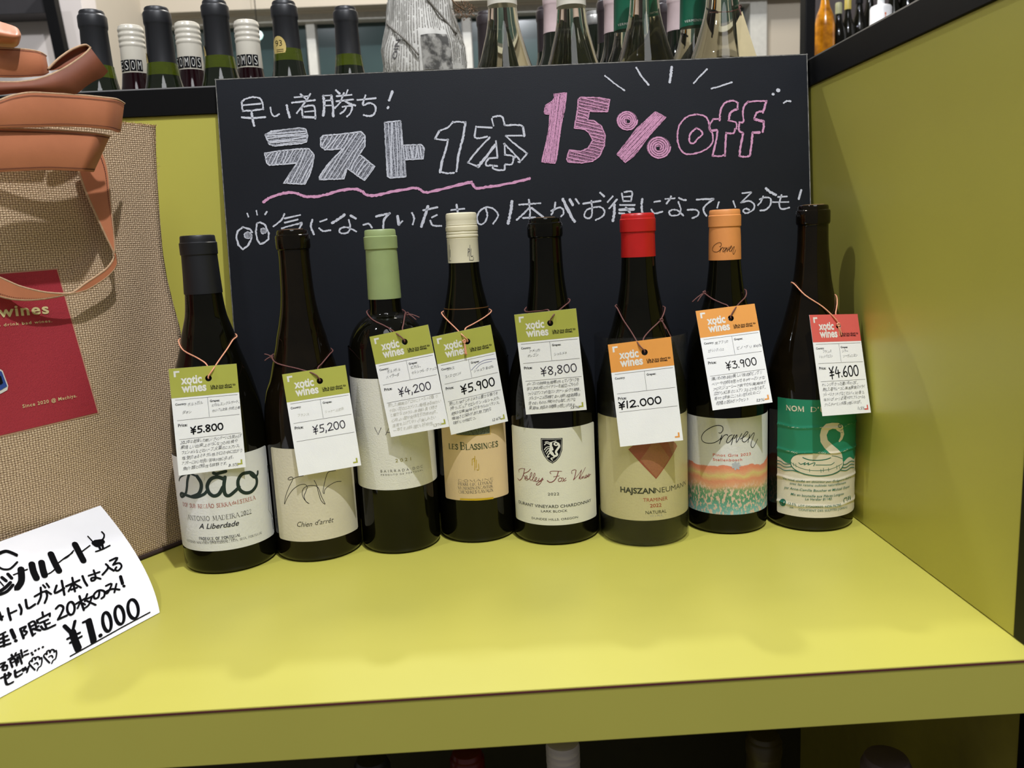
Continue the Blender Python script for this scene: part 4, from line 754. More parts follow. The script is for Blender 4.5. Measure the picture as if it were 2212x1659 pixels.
    P += [q1, rp_(s * 1.7, zf_ + .002), rp_(math.pi * .8 * s, (zf_ * 2 + zb_) / 3 + .003), rp_(-math.pi * .8 * s, (zf_ + zb_ * 2) / 3 + .003), rp_(-s * 1.7, zb_ + .002), rp_(-s * 1.25, zb_)]
    q0 = rp_(-s * 1.25, zb_); q1 = topb
    for t_ in (.35, .7):
        q = q0.lerp(q1, t_); d = Vector((q.x - bx, q.y - by, 0)); rr = radius(i, q.z) + .001
        if d.length < rr: d = d.normalized() * rr
        P.append(Vector((bx + d.x, by + d.y, q.z)))
    P += [topb, holeb]
    cord = tube('cord', P, .00062, cm, root)
    K = {1: (rp_(-1.5, zl, .002), [(-.006, -.001, .003), (-.006, -.002, -.003)]), 2: (rp_(1.5, zr, .002), [(.011, -.001, -.004), (.008, -.002, -.006)]), 3: (fn(.0015)(HX - 3.2, HY + 1.0), [(.0015, -.001, -.0125), (.0003, -.001, -.012)]),
         5: (P[-4] + Vector((.0006, -.001, 0)), [(.008, -.003, -.016), (.003, -.003, -.008)]), 6: (rp_(-1.5, zl + .002, .002), [(-.012, -.002, -.008), (-.007, -.002, -.008)]), 7: (fn(.0015)(HX - 1.2, HY + 1.0), [(.001, -.001, -.011), (.003, -.001, -.010)])}.get(i)
    if K:
        kp, tails = K; kp = Vector(kp); r_ = .0013
        tube('knot', [kp + Vector((r_ * math.cos(t_ * 1.05), -.0004 * (t_ % 2), r_ * math.sin(t_ * 1.05) * .9)) for t_ in range(6)], .00065, cm, cord, cyc=True)
        for d in tails: tube('cord_end', [kp, kp + Vector(d) * .5 + Vector((0, 0, .0006)), kp + Vector(d)], .00055, cm, cord)

# ------------------------------------------------------------------ jute bag
B0 = Vector((-.311, -.1284, 0)); BD = Vector((-.029, -.0441, 0)).normalized(); BNm = Vector((BD.y, -BD.x, 0))
if BNm.dot(CAM - B0) < 0: BNm = -BNm
def bagst(u, v, e=0): p = hit(u, v, B0 + BNm * e, BNm) - B0; return p.dot(BD), p.z
def face(s, z, e=0):
    k = max(0, min(1, s / .26)); h = max(0, min(1, z / .42))
    b_ = .012 * math.sin(math.pi * min(1, s / .30)) * math.sin(math.pi * h) if s > 0 else 0
    b_ += .0025 * math.sin(s * 38 + z * 21 + 1) * math.sin(math.pi * h) * min(1, s / .03)
    return B0 + BD * s + Vector((0, 0, z)) + BNm * (b_ + e)
def facepx(u, v, e=0):
    s, z = bagst(u, v)
    for _ in range(6):
        p = face(s, z, e); a = pxof(p); ds = bagst(u, v), bagst(*a); s += ds[0][0] - ds[1][0]; z += ds[0][1] - ds[1][1]
    return s, z
redge = [bagst(*p) for p in [(398, 1173), (402, 1100), (401, 1000), (398, 900), (394, 800), (388, 716), (372, 655), (360, 600), (352, 545), (347, 480), (342, 400), (338, 330), (337, 272)]]
ztop = redge[-1][1]
def sright(z):
    for (a, b), (c, d) in zip(redge[:-1], redge[1:]):
        if b <= z <= d: return a + (c - a) * (z - b) / (d - b + 1e-9)
    return redge[-1][0] if z > ztop else redge[0][0]
bag = thing('jute_bag', (B0 + BD * .15), 'tan jute tote bag with leather handles and a dark red printed panel', 'bag')
m = bpy.data.materials.new('jute_weave'); m.use_nodes = True; nt = m.node_tree; b = nt.nodes['Principled BSDF']; b.inputs['Roughness'].default_value = .95; b.inputs['Specular IOR Level'].default_value = .1
def N(t_, **k):
    n_ = nt.nodes.new(t_)
    for a_, v_ in k.items(): setattr(n_, a_, v_)
    return n_
def M(op, a_, b_=None):
    n_ = N('ShaderNodeMath', operation=op)
    for k, x in enumerate((a_, b_)):
        if x is None: continue
        if isinstance(x, (int, float)): n_.inputs[k].default_value = x
        else: nt.links.new(x, n_.inputs[k])
    return n_.outputs[0]
uvn = N('ShaderNodeUVMap'); wn = N('ShaderNodeTexNoise'); wn.inputs['Scale'].default_value = 70; nt.links.new(uvn.outputs[0], wn.inputs['Vector'])
va = N('ShaderNodeVectorMath', operation='MULTIPLY_ADD'); nt.links.new(wn.outputs['Color'], va.inputs[0]); va.inputs[1].default_value = (.0022, .0022, 0); nt.links.new(uvn.outputs[0], va.inputs[2])
sp = N('ShaderNodeSeparateXYZ'); nt.links.new(va.outputs[0], sp.inputs[0])
PER = .0023
U_ = M('MULTIPLY', sp.outputs[0], 1 / PER); V_ = M('MULTIPLY', sp.outputs[1], 1 / (PER * .82))
a_ = M('ABSOLUTE', M('SINE', M('MULTIPLY', U_, math.pi))); b_ = M('ABSOLUTE', M('SINE', M('MULTIPLY', V_, math.pi)))
chk = M('ABSOLUTE', M('SUBTRACT', M('MODULO', M('ABSOLUTE', M('ADD', M('FLOOR', U_), M('FLOOR', V_))), 2), 0))
hgt = M('ADD', M('MULTIPLY', M('POWER', M('MULTIPLY', a_, b_), .6), M('ADD', M('MULTIPLY', chk, .3), .7)), 0)
fib = N('ShaderNodeTexNoise'); fib.inputs['Scale'].default_value = 900; nt.links.new(uvn.outputs[0], fib.inputs['Vector'])
h2 = M('ADD', hgt, M('MULTIPLY', M('SUBTRACT', fib.outputs['Fac'], .5), .9))
rr_ = N('ShaderNodeValToRGB'); nt.links.new(h2, rr_.inputs['Fac']); e = rr_.color_ramp.elements; e[0].position = .05; e[0].color = s2l((94, 74, 58)); e[1].position = .9; e[1].color = s2l((232, 208, 174)); q = rr_.color_ramp.elements.new(.29); q.color = s2l((190, 160, 128))
nt.links.new(rr_.outputs[0], b.inputs['Base Color']); bp = N('ShaderNodeBump'); bp.inputs['Strength'].default_value = .8; bp.inputs['Distance'].default_value = .0006; nt.links.new(h2, bp.inputs['Height']); nt.links.new(bp.outputs[0], b.inputs['Normal'])
JUTE = m
NS, NZ = 60, 60; SL = .34; V = []; F = []; UVL = []
for layer in (0, 1):
    for j in range(NZ + 1):
        z = ztop * j / NZ; s0 = sright(z)
        for k in range(NS + 1):
            s = s0 + (SL - s0) * k / NS
            p = face(s, z) if layer == 0 else B0 + BD * s + Vector((0, 0, z)) - BNm * (.012 + .075 * math.sin(math.pi * min(1, max(0, (s - s0) / .34))) * (1 - .55 * j / NZ))
            V.append(p + Vector((0, 0, .0006))); UVL.append((s, z))
L0 = (NS + 1) * (NZ + 1)
for j in range(NZ):
    for k in range(NS):
        q = j * (NS + 1) + k; F.append((q, q + NS + 1, q + NS + 2, q + 1)); F.append((L0 + q, L0 + q + 1, L0 + q + NS + 2, L0 + q + NS + 1))
    for k in (0, NS):
        q = j * (NS + 1) + k; r_ = q + NS + 1; F.append((q, L0 + q, L0 + r_, r_) if k == 0 else (q, r_, L0 + r_, L0 + q))
for k in range(NS): F.append((k, k + 1, L0 + k + 1, L0 + k))
bb = mesh('bag_body', V, F, JUTE, bag, True); uv = bb.data.uv_layers.new(name='UVMap')
for l in bb.data.loops: uv.data[l.index].uv = UVL[l.vertex_index]
# frayed threads at the top seam
g = G(); V = []; F = []
rnd = random.Random(3)
for k in range(150):
    s = redge[-1][0] + rnd.random() * .06 if k < 110 else sright(ztop * .9) ; z = ztop - .001 if k < 110 else ztop * (1 - rnd.random() * .12)
    p = face(s, z, .0004); d = Vector((rnd.uniform(-.4, .6), rnd.uniform(-.5, .5), rnd.uniform(.2, 1))) if k < 110 else Vector((rnd.uniform(.3, 1), .2, rnd.uniform(-.3, .8)))
    d = d.normalized() * rnd.uniform(.0015, .004); b_ = len(V); o2 = Vector((.00012, 0, .0001))
    V += [p - o2, p + o2, p + d * .6 + o2 + Vector((.0003, 0, 0)), p + d]; F.append((b_, b_ + 1, b_ + 2, b_ + 3))
tag(mesh('frayed_threads', V, F, mat('jute_fibre', (196, 164, 122), .9), bag), kind='stuff')
SEAM = mat('dark_bag_seam', (52, 36, 28), .9)
tube('bottom_seam', [face(redge[0][0] + (SL - redge[0][0]) * k / 12, .0022, .0006) for k in range(13)], .0022, SEAM, bag)
# printed panel
MAR = mat('dark_red_print', (168, 44, 56), .75, var=.14, vscale=1400, bump=.5, bscale=1100)
def quadpx(c, n=24, ext=0):
    V = []; 
    for j in range(n + 1):
        for k in range(n + 1):
            s_, t_ = k / n, j / n
            a_ = [c[0][q] * (1 - s_) + c[1][q] * s_ for q in (0, 1)]; b2 = [c[3][q] * (1 - s_) + c[2][q] * s_ for q in (0, 1)]
            V.append(facepx(a_[0] * (1 - t_) + b2[0] * t_, a_[1] * (1 - t_) + b2[1] * t_))
    return V, [(j * (n + 1) + k, (j + 1) * (n + 1) + k, (j + 1) * (n + 1) + k + 1, j * (n + 1) + k + 1) for j in range(n) for k in range(n)]
c1 = [(-170, 606), (121.6, 582.3), (210, 891), (-150, 976)]
V, F = quadpx([(c1[0][0], c1[0][1] - 3), (124, 579.5), (214, 893.5), (-150, 980)]); mesh('panel_border', [face(s, z, .0003) for s, z in V], F, mat('pale_pink_border', (196, 150, 122), .8), bag)
V, F = quadpx(c1); pan = mesh('printed_panel', [face(s, z, .0006) for s, z in V], F, MAR, bag)
CRM = mat('cream_print_bag', (222, 206, 150), .7, bump=.4, bscale=1100)
zb2 = Z(0, 540, 3.19)
def bagtext(g, t_, x0, y0, x1, y1, h, **op):
    p, q = [facepx(*zb2([a_])[0]) for a_ in ((x0, y0), (x1, y1))]; tp = facepx(*zb2([(x1, y1 - h)])[0])
    g.text(t_, 0, 0, None, 1, **op); n_ = len(g.V)
def bagtx(name, items, m_):
    V_, F_ = [], []
    for t_, x0, y0, x1, y1, h, op in items:
        p, q = [Vector(facepx(*zb2([a_])[0])) for a_ in ((x0, y0), (x1, y1))]; hh = abs(Vector(facepx(*zb2([(x1, y1 - h)])[0])).y - q.y)
        gg_ = G(); Lw = (q - p).length; gg_.text(t_, 0, 0, Lw, hh, **op); d = (q - p) / Lw; b_ = len(V_)
        # the face's s axis runs to the left, so glyph x follows d and y follows z
        V_ += [(p.x + d.x * x, p.y + d.y * x + y) for x, y in gg_.V]; F_ += [tuple(k + b_ for k in f) for f in gg_.F]
    return mesh(name, [face(s, z, .0011) for s, z in V_], F_, m_, pan)
bagtx('lettering', [('xotic wines', -415, 496, 335, 436, 70, {'bold': .025, 'sp': 1.12}), ('Life is too short to drink bad wines.', -430, 566, 355, 497, 19, {'bold': .008, 'sp': 1.2}), ('Since 2020 @ Machiya.', 152, 1088, 525, 1012, 22, {'bold': .012, 'sp': 1.2})], CRM)
V_ = [facepx(*p) for p in zb2([(-70, 830), (0, 822), (14, 832), (52, 935), (46, 965), (0, 990), (-80, 1000)])]
mesh('badge_border', [face(s, z, .0010) for s, z in V_], [tuple(range(len(V_)))[::-1]], mat('badge_white', (225, 222, 214), .7), pan)
V_ = [facepx(*p) for p in zb2([(-70, 842), (0, 834), (8, 842), (44, 938), (0, 965), (-80, 985)])]
mesh('badge_print', [face(s, z, .0013) for s, z in V_], [tuple(range(len(V_)))[::-1]], mat('badge_blue', (44, 74, 150), .7), pan)
V_ = [facepx(*p) for p in zb2([(-70, 880), (0, 866), (14, 915), (0, 925), (-60, 940)])]
mesh('badge_shape', [face(s, z, .0016) for s, z in V_], [tuple(range(len(V_)))[::-1]], INK, pan)

# leather handles: strips between two edge lines, standing off the bag
LEA = mat('tan_leather', (194, 122, 86), .42, spec=.45, var=.07, vscale=40, bump=.12, bscale=800)
LEA_SHADE = mat('shaded_leather', (128, 70, 44), .65, var=.1, vscale=60); EDG = mat('raw_leather_edge', (184, 150, 116), .8, var=.15, vscale=500); STI = mat('brown_stitching', (96, 50, 36), .8)  # the darker leather carries the loops' underside shading in its colour
handle = None
def offpx(p, e): return hit(p[0], p[1], B0 + BNm * e, BNm)
def resample(P, n):
    P = catmull(P, 5); D = [0]
    for a_, b_ in zip(P[:-1], P[1:]): D.append(D[-1] + math.hypot(b_[0] - a_[0], b_[1] - a_[1]))
    out = []; j = 0
    for k in range(n + 1):
        t_ = D[-1] * k / n
        while j < len(D) - 2 and D[j + 1] < t_: j += 1
        f_ = (t_ - D[j]) / (D[j + 1] - D[j] + 1e-9); out.append(tuple(P[j][q] * (1 - f_) + P[j + 1][q] * f_ for q in (0, 1)))
    return out
def strap(name, top, bot_, e, m_, edge=None, bul=0, n=44, nw=6, st=(), roll=None, th=.0022):
    T_, B_ = resample(top, n), resample(bot_, n); V = []; F = []
    ef = e if callable(e) else (lambda t_: e)
    for k in range(n + 1):
        for j in range(nw + 1):
            f_ = j / nw; p = (T_[k][0] * (1 - f_) + B_[k][0] * f_, T_[k][1] * (1 - f_) + B_[k][1] * f_)
            V.append(offpx(p, ef(k / n) + bul * math.sin(math.pi * f_) + (roll(k / n, f_) if roll else 0)))
    A = [v + BNm * (th / 2) for v in V]; Bk = [v - BNm * (th / 2) for v in V]; nn = len(V); W_ = nw + 1
    for k in range(n):
        for j in range(nw): q = k * W_ + j; F.append((q, q + 1, q + W_ + 1, q + W_)); F.append((nn + q, nn + q + W_, nn + q + W_ + 1, nn + q + 1))
    loop = [k * W_ for k in range(n + 1)] + [n * W_ + j for j in range(1, W_)] + [k * W_ + nw for k in range(n - 1, -1, -1)] + [j for j in range(nw - 1, 0, -1)]
    AV = A + Bk + [A[q] for q in loop] + [Bk[q] for q in loop]; L_ = len(loop); b0 = 2 * nn
    for k in range(L_): k2 = (k + 1) % L_; F.append((b0 + k, b0 + k2, b0 + L_ + k2, b0 + L_ + k))
    o = mesh(name, AV, F, m_, handle, True)
    if edge is not None:
        for ln in edge:
            P = [V[k * (nw + 1) + (0 if ln == 0 else nw)] for k in range(n + 1)]
            tube('raw_edge', [p + BNm * .0004 for p in P[::3] + [P[-1]]],   .0009, EDG, o, seg=8, sub=3)
    for f_ in st:
        Vs = []; Fs = []; dn = BNm * (th / 2 + .0004)
        for k in range(n):
            for hf in (0, .5):
                def pt(t_, q_):
                    k0 = min(int(t_), n - 1); fr_ = t_ - k0; a_ = [T_[k0][z_] * (1 - fr_) + T_[k0 + 1][z_] * fr_ for z_ in (0, 1)]; b2 = [B_[k0][z_] * (1 - fr_) + B_[k0 + 1][z_] * fr_ for z_ in (0, 1)]
                    return offpx((a_[0] * (1 - q_) + b2[0] * q_, a_[1] * (1 - q_) + b2[1] * q_), ef(t_ / n) + bul * math.sin(math.pi * q_) + (roll(t_ / n, q_) if roll else 0)) + dn
                b_ = len(Vs); Vs += [pt(k + hf, f_ - .016), pt(k + hf, f_ + .016), pt(k + hf + .34, f_ + .016), pt(k + hf + .34, f_ - .016)]; Fs.append((b_, b_ + 1, b_ + 2, b_ + 3))
        tag(mesh('stitching', Vs, Fs, STI, o), kind='stuff')
    return o
h0 = hit(130, 300, B0 + BNm * .04, BNm)
handle = bag
z8_ = Z(0, 0, 3.95)
rl = lambda t_, f_: -.012 * max(0, (t_ - .86) / .14) ** 2
strap('handle_strap', [(165, 355), (170, 372), (184, 412), (203, 456), (226, 506), (243, 542), (251, 560), (246, 582), (219, 606), (188, 625), (163, 633), (125, 634), (88, 630), (38, 617), (0, 600), (-70, 572)],
      [(217, 324), (231, 365), (236, 422), (241, 473), (246, 520), (247, 548), (240, 570), (214, 592), (184, 612), (160, 630), (125, 640), (78, 647), (31, 647), (0, 640), (-70, 622)], lambda t_: .012 + .012 * math.sin(math.pi * t_), LEA, (0, 1), 0, 60, 5, (.88,))
strap('handle_loop', z8_([(-60, 812), (0, 810), (200, 792), (420, 803), (560, 806), (640, 805), (735, 735), (810, 688), (870, 660), (916, 610)]), z8_([(-60, 700), (0, 702), (150, 702), (300, 682), (430, 640), (560, 575), (680, 495), (740, 445), (765, 420), (768, 412)]), lambda t_: .050 + .015 * t_, LEA_SHADE, (1,), .003, 44, 6)
strap('handle_loop', z8_([(408, 592), (450, 548), (500, 500), (600, 430), (700, 388), (745, 388), (768, 410)]), z8_([(408, 600), (470, 598), (530, 575), (620, 530), (700, 470), (745, 438), (768, 412)]), .052, LEA_SHADE, (0,), -.004, 30, 4)
strap('handle_band', z8_([(-60, 410), (0, 412), (120, 418), (220, 425), (300, 437), (355, 455), (385, 475)]), z8_([(-60, 660), (0, 660), (120, 662), (220, 658), (300, 652), (370, 645), (412, 622)]), .048, LEA, (0,), .002, 36, 8, (.05, .95), rl)
strap('handle_roll', z8_([(-60, 165), (0, 188), (60, 206), (115, 226), (150, 248), (172, 290)]), z8_([(-60, 408), (0, 408), (60, 410), (110, 408), (150, 385), (173, 320)]), .040, LEA, None, .022, 26, 10, (), lambda t_, f_: -.014 * max(0, (t_ - .7) / .3) ** 2)
strap('handle_band', z8_([(-60, 870), (0, 856), (60, 832), (130, 812), (260, 792), (450, 800), (700, 816), (900, 836), (1000, 850), (1055, 882)]), z8_([(-60, 1090), (0, 1090), (150, 1088), (300, 1086), (500, 1080), (700, 1085), (850, 1095), (950, 1110), (1010, 1130), (1025, 1120)]), .060, LEA, (0,), .0015, 60, 8, (.09, .93), rl)
strap('handle_band', z8_([(-60, 1092), (0, 1095), (200, 1100), (500, 1113), (700, 1127), (850, 1141), (935, 1158)]), z8_([(-60, 1472), (0, 1468), (200, 1458), (400, 1450), (600, 1456), (720, 1462), (795, 1468)]), .056, LEA, (0,), .002, 60, 8, (.07, .94), rl)

# ------------------------------------------------------------------ paper sign
p0 = offpx((217, 1092), .004); p2 = hit(345, 1323, (0, 0, .0006), (0, 0, 1)); pm_n = Vector((FW.x, FW.y, 0))
mid = (p0 + p2) / 2; pm = hit(303, 1212, mid + BNm * .006, BNm)
pc = pm * 2 - mid
pdir = Vector((-.0595, -.1205, 0)).normalized()
def psurf(a, t_): return p0 * (1 - t_) ** 2 + pc * 2 * t_ * (1 - t_) + p2 * t_ * t_ + pdir * a
tl = offpx((0, 1164), .004); PL = .21
def inv(u, v):
    a, t_ = .05, .5
    for _ in range(14):
        x, y = pxof(psurf(a, t_)); h_ = 1e-4; xa, ya = pxof(psurf(a + h_, t_)); xt, yt = pxof(psurf(a, t_ + h_))
        J = ((xa - x) / h_, (xt - x) / h_, (ya - y) / h_, (yt - y) / h_); D_ = J[0] * J[3] - J[1] * J[2]; ex, ey = u - x, v - y
        a += (J[3] * ex - J[1] * ey) / D_; t_ += (-J[2] * ex + J[0] * ey) / D_
        a = max(-.05, min(.3, a)); t_ = max(-.1, min(1.1, t_))
    return a, t_
HL = (p2 - p0).length * 1.03
root = thing('paper_sign', (p0 + p2) / 2 + pdir * .1 - Vector((0, 0, (p0.z + p2.z) / 2 - .001)), 'white paper sign with bold black handwriting reading ¥1,000 leaning on the bag', 'sign')
V = []; F = []; n_, m_ = 20, 20
for k in range(n_ + 1):
    for j in range(m_ + 1): V.append(psurf(PL * k / n_, j / m_))
F = [(k * (m_ + 1) + j, (k + 1) * (m_ + 1) + j, (k + 1) * (m_ + 1) + j + 1, k * (m_ + 1) + j + 1) for k in range(n_) for j in range(m_)]
nV = len(V); sheet = mesh('paper_sheet', V + [v - BNm * .0003 for v in V], F + [tuple(q + nV for q in f[::-1]) for f in F], mat('white_paper', (246, 246, 248), .6, var=.01), root, True)
zp = Z(0, 1050, 2.724)
def pn(a, t_):
    d1 = psurf(a, min(t_ + .01, 1)) - psurf(a, max(t_ - .01, 0)); n__ = d1.cross(pdir).normalized(); return n__ if n__.dot(CAM - psurf(a, t_)) > 0 else -n__
g = G()
def mk(w_, *P, smooth=True): g.stroke([((-a), -t_ * HL) for a, t_ in [inv(*q) for q in zp(list(P))]], w_ * .00043, smooth)
T1, T2, TN = 12.5, 6.5, 2.6
mk(T2, (-10, 400), (30, 386), (60, 392), (95, 408)); mk(TN, (92, 402), (98, 415)); mk(4, (100, 450), (60, 488), (20, 492), (-10, 478))
mk(T2, (0, 620), (30, 600), (60, 570)); mk(6, (0, 640), (40, 622), (75, 585)); mk(6, (10, 540), (35, 560)); mk(6, (45, 520), (68, 545)); mk(TN, (-5, 560), (20, 590))
mk(TN, (78, 525), (160, 492)); mk(T1, (122, 492), (125, 560), (102, 600)); mk(4, (100, 605), (88, 612))
mk(T1, (186, 462), (196, 505), (214, 545)); mk(T1, (243, 452), (252, 495), (262, 528)); mk(TN, (262, 528), (300, 510), (332, 482))
mk(T1, (298, 402), (320, 452), (346, 502)); mk(TN, (325, 468), (386, 420)); mk(TN, (372, 432), (398, 418), (432, 382)); mk(TN, (380, 425), (425, 395))
mk(T1, (440, 345), (466, 396), (490, 442)); mk(TN, (470, 396), (528, 352)); 
mk(TN, (516, 298), (545, 330)); mk(3.4, (545, 330), (600, 318), (612, 290), (598, 272)); mk(9, (550, 338), (575, 352), (604, 330)); mk(9, (560, 330), (600, 325)); mk(5, (578, 350), (590, 375)); mk(5, (600, 345), (606, 370)); mk(TN + .6, (562, 388), (600, 375), (645, 352))
mk(4.5, (-5, 745), (10, 790)); mk(4.5, (15, 770), (2, 785)); mk(4.8, (45, 722), (52, 755), (62, 790)); mk(4.2, (58, 752), (95, 735)); mk(4.8, (112, 700), (125, 730), (122, 756)); mk(4.8, (150, 672), (162, 722), (205, 698))
mk(4.4, (203, 652), (262, 622), (276, 650), (262, 690)); mk(4.4, (238, 600), (240, 650), (222, 695)); mk(4, (252, 585), (266, 600)); mk(4, (272, 576), (288, 598)); mk(4, (270, 618), (300, 638))
mk(4.8, (332, 588), (322, 632), (376, 604)); mk(4.8, (362, 560), (378, 642)); mk(4.6, (388, 592), (466, 556)); mk(4.6, (424, 542), (440, 622)); mk(4, (424, 580), (402, 622)); mk(4, (432, 575), (476, 600)); mk(4, (418, 612), (452, 600))
mk(4.8, (484, 532), (496, 562), (512, 588)); mk(4, (520, 530), (585, 508)); mk(4.4, (550, 498), (562, 545), (540, 560), (536, 545), (560, 540), (590, 548)); mk(4.6, (622, 462), (636, 482), (602, 524)); mk(4.6, (634, 478), (668, 500))
mk(4.4, (645, 442), (690, 424), (664, 466)); mk(4.4, (664, 466), (700, 455), (714, 476), (694, 500), (676, 494), (684, 480))
for y_ in (900, 922, 945): mk(4.6, (-5, y_ + 4), (42 + (y_ - 900) * .4, y_ - 16))
mk(4.6, (18, 880), (24, 945)); mk(4, (-5, 880), (30, 862)); mk(7, (65, 850), (85, 895)); mk(6, (90, 912), (94, 914))
mk(4.8, (118, 842), (138, 898)); mk(4.2, (118, 842), (152, 828), (138, 852), (158, 862), (140, 884)); mk(4.8, (168, 812), (192, 882)); mk(4.2, (168, 812), (198, 798), (210, 836), (178, 850)); mk(4.2, (175, 832), (202, 818)); mk(4.6, (194, 842), (236, 852)); mk(4.2, (214, 836), (226, 826)); mk(4, (190, 882), (206, 870))
mk(4.4, (216, 792), (292, 752)); mk(4.4, (216, 792), (222, 808)); mk(4.4, (292, 752), (292, 768)); mk(4.4, (248, 745), (252, 765)); mk(4.4, (234, 808), (282, 788)); mk(4.4, (258, 800), (272, 840)); mk(4.2, (268, 818), (292, 808)); mk(4.6, (240, 828), (262, 846), (324, 820))
mk(4.8, (328, 724), (350, 704), (372, 722), (340, 788)); mk(4.8, (340, 788), (392, 764)); mk(5, *[(416 + 22 * math.cos(t_ / 12 * 6.28 + 1) , 722 + 38 * math.sin(t_ / 12 * 6.28 + 1)) for t_ in range(13)])
mk(4.4, (446, 696), (502, 662)); mk(4.8, (466, 650), (492, 732)); mk(4, (470, 688), (455, 722)); mk(4, (482, 690), (500, 700)); mk(4.4, (512, 638), (498, 680)); mk(4.2, (506, 668), (552, 646)); mk(4.2, (540, 652), (522, 700), (496, 722)); mk(4.2, (510, 678), (562, 702))
mk(4.6, (584, 618), (578, 655), (556, 664), (552, 640), (580, 616), (612, 622), (612, 650), (596, 664)); mk(4.4, (622, 590), (656, 578), (632, 632), (622, 624), (660, 608), (702, 612)); mk(4.4, (684, 578), (672, 628)); mk(7, (708, 535), (720, 576)); mk(6, (726, 590), (730, 592))
mk(8, (378, 826), (425, 872)); mk(6.5, (440, 798), (428, 850)); mk(14, (425, 862), (440, 912), (460, 962)); mk(5.5, (396, 902), (468, 866)); mk(5.5, (412, 925), (478, 888)); mk(5.5, (488, 805), (528, 786)); mk(13, (520, 796), (534, 850), (550, 915)); mk(8, (588, 880), (592, 884))
for cx_, cy_, rx_, ry_ in ((628, 802, 24, 56), (702, 762, 26, 54), (782, 726, 30, 56)): mk(7, *ell(cx_, cy_, rx_, ry_, 16, rot=-.15))
mk(3.4, (413, 1004), (560, 922), (720, 832), (880, 746), smooth=False)
mk(4, (-5, 1052), (30, 1040), (5, 1068)); mk(4, (5, 1068), (38, 1058), (38, 1082), (14, 1084), (20, 1070)); mk(4, (48, 1022), (112, 990)); mk(4, (66, 995), (74, 1008)); mk(4, (92, 985), (86, 1002)); mk(4, (58, 1030), (72, 1068)); mk(4, (60, 1030), (84, 1018), (98, 1058)); mk(3.4, (66, 1044), (86, 1034)); mk(4, (100, 1010), (106, 1040)); mk(4, (112, 1000), (128, 1048))
mk(4, (122, 968), (132, 1010)); mk(4, (142, 978), (160, 970)); mk(4, (144, 998), (166, 990))
for q in ((184, 984), (190, 994), (206, 970), (226, 960), (250, 950)): mk(4.5, q, (q[0] + 2, q[1] + 1))
mk(4.6, (5, 1132), (62, 1108), (46, 1132)); mk(4.6, (26, 1108), (38, 1168), (76, 1156)); mk(4, (48, 1100), (56, 1108)); mk(4.6, (86, 1088), (94, 1126), (128, 1108)); mk(4.6, (90, 1104), (120, 1088)); mk(4.4, (132, 1078), (138, 1090)); mk(4.4, (146, 1070), (152, 1082)); mk(4.4, (168, 1064), (158, 1098))
for dx, dy in ((0, 0), (86, -42)):
    mk(3.2, *[(x + dx, y + dy) for x, y in ((205, 1085), (185, 1065), (170, 1045), (180, 1030), (190, 1036), (188, 1018), (202, 1012), (208, 1026), (214, 1008), (230, 1010), (232, 1022), (242, 1012), (246, 1030), (240, 1060), (226, 1070), (218, 1088))]); mk(3, (200 + dx, 1050 + dy), (216 + dx, 1042 + dy), (224 + dx, 1054 + dy))
g.build('marker_lettering', lambda x, y: psurf(-x, -y / HL) + pn(-x, -y / HL) * .0006, mat('marker_black', (9, 9, 11), .9, spec=.1), sheet)

# ------------------------------------------------------------------ shelf and bottles behind the cabinet
ZS = .262
rack = thing('rear_shelf', (0, .3, ZS), 'dark shelf behind the cabinet carrying the rear bottles', 'shelf')
box('shelf_board', (-1.3, YB + .024, ZS - .03), (W + .6, .60, ZS - .001), BLACKTRIM, rack)
CAPB = mat('black_matte_capsule', (30, 31, 34), .42, var=.03); WINE_D = mat('dark_red_wine', (.010, .002, .003), .06, spec=.6, lin=True); GREENG = mat('green_glass', (78, 90, 20), .06, spec=.6, trans=.35, var=.1); BACKG = mat('black_green_glass', (.007, .010, .005), .05, spec=.62, lin=True)
def base(u, v, ztop_, h):    # where the bottle whose top shows at (u, v) stands, its top at height ztop_
    d = ray(u, v); t_ = (ztop_ - CAM.z) / d.z; p = CAM + d * t_; return p.x, p.y
def capprof(zt, cb, r1=.0150, r0=.0162): return [(cb, r0), (cb + .004, r0 - .0002), (zt - .021, r1 - .0003), (zt - .0195, r1 + .0004), (zt - .0175, r1 + .0008), (zt - .0075, r1 + .0008), (zt - .006, r1 + .0002), (zt - .0045, r1 - .0012), (zt - .0018, r1 - .0015), (zt - .0004, r1 - .0024), (zt, r1 - .0045)]
bbase = [(.0002, .034), (.001, .0345), (.006, .0358), (.12, .0358), (.15, .035), (.18, .0300), (.2, .0245), (.215, .0205), (.235, .0170), (.255, .0150), (.27, .0145)]
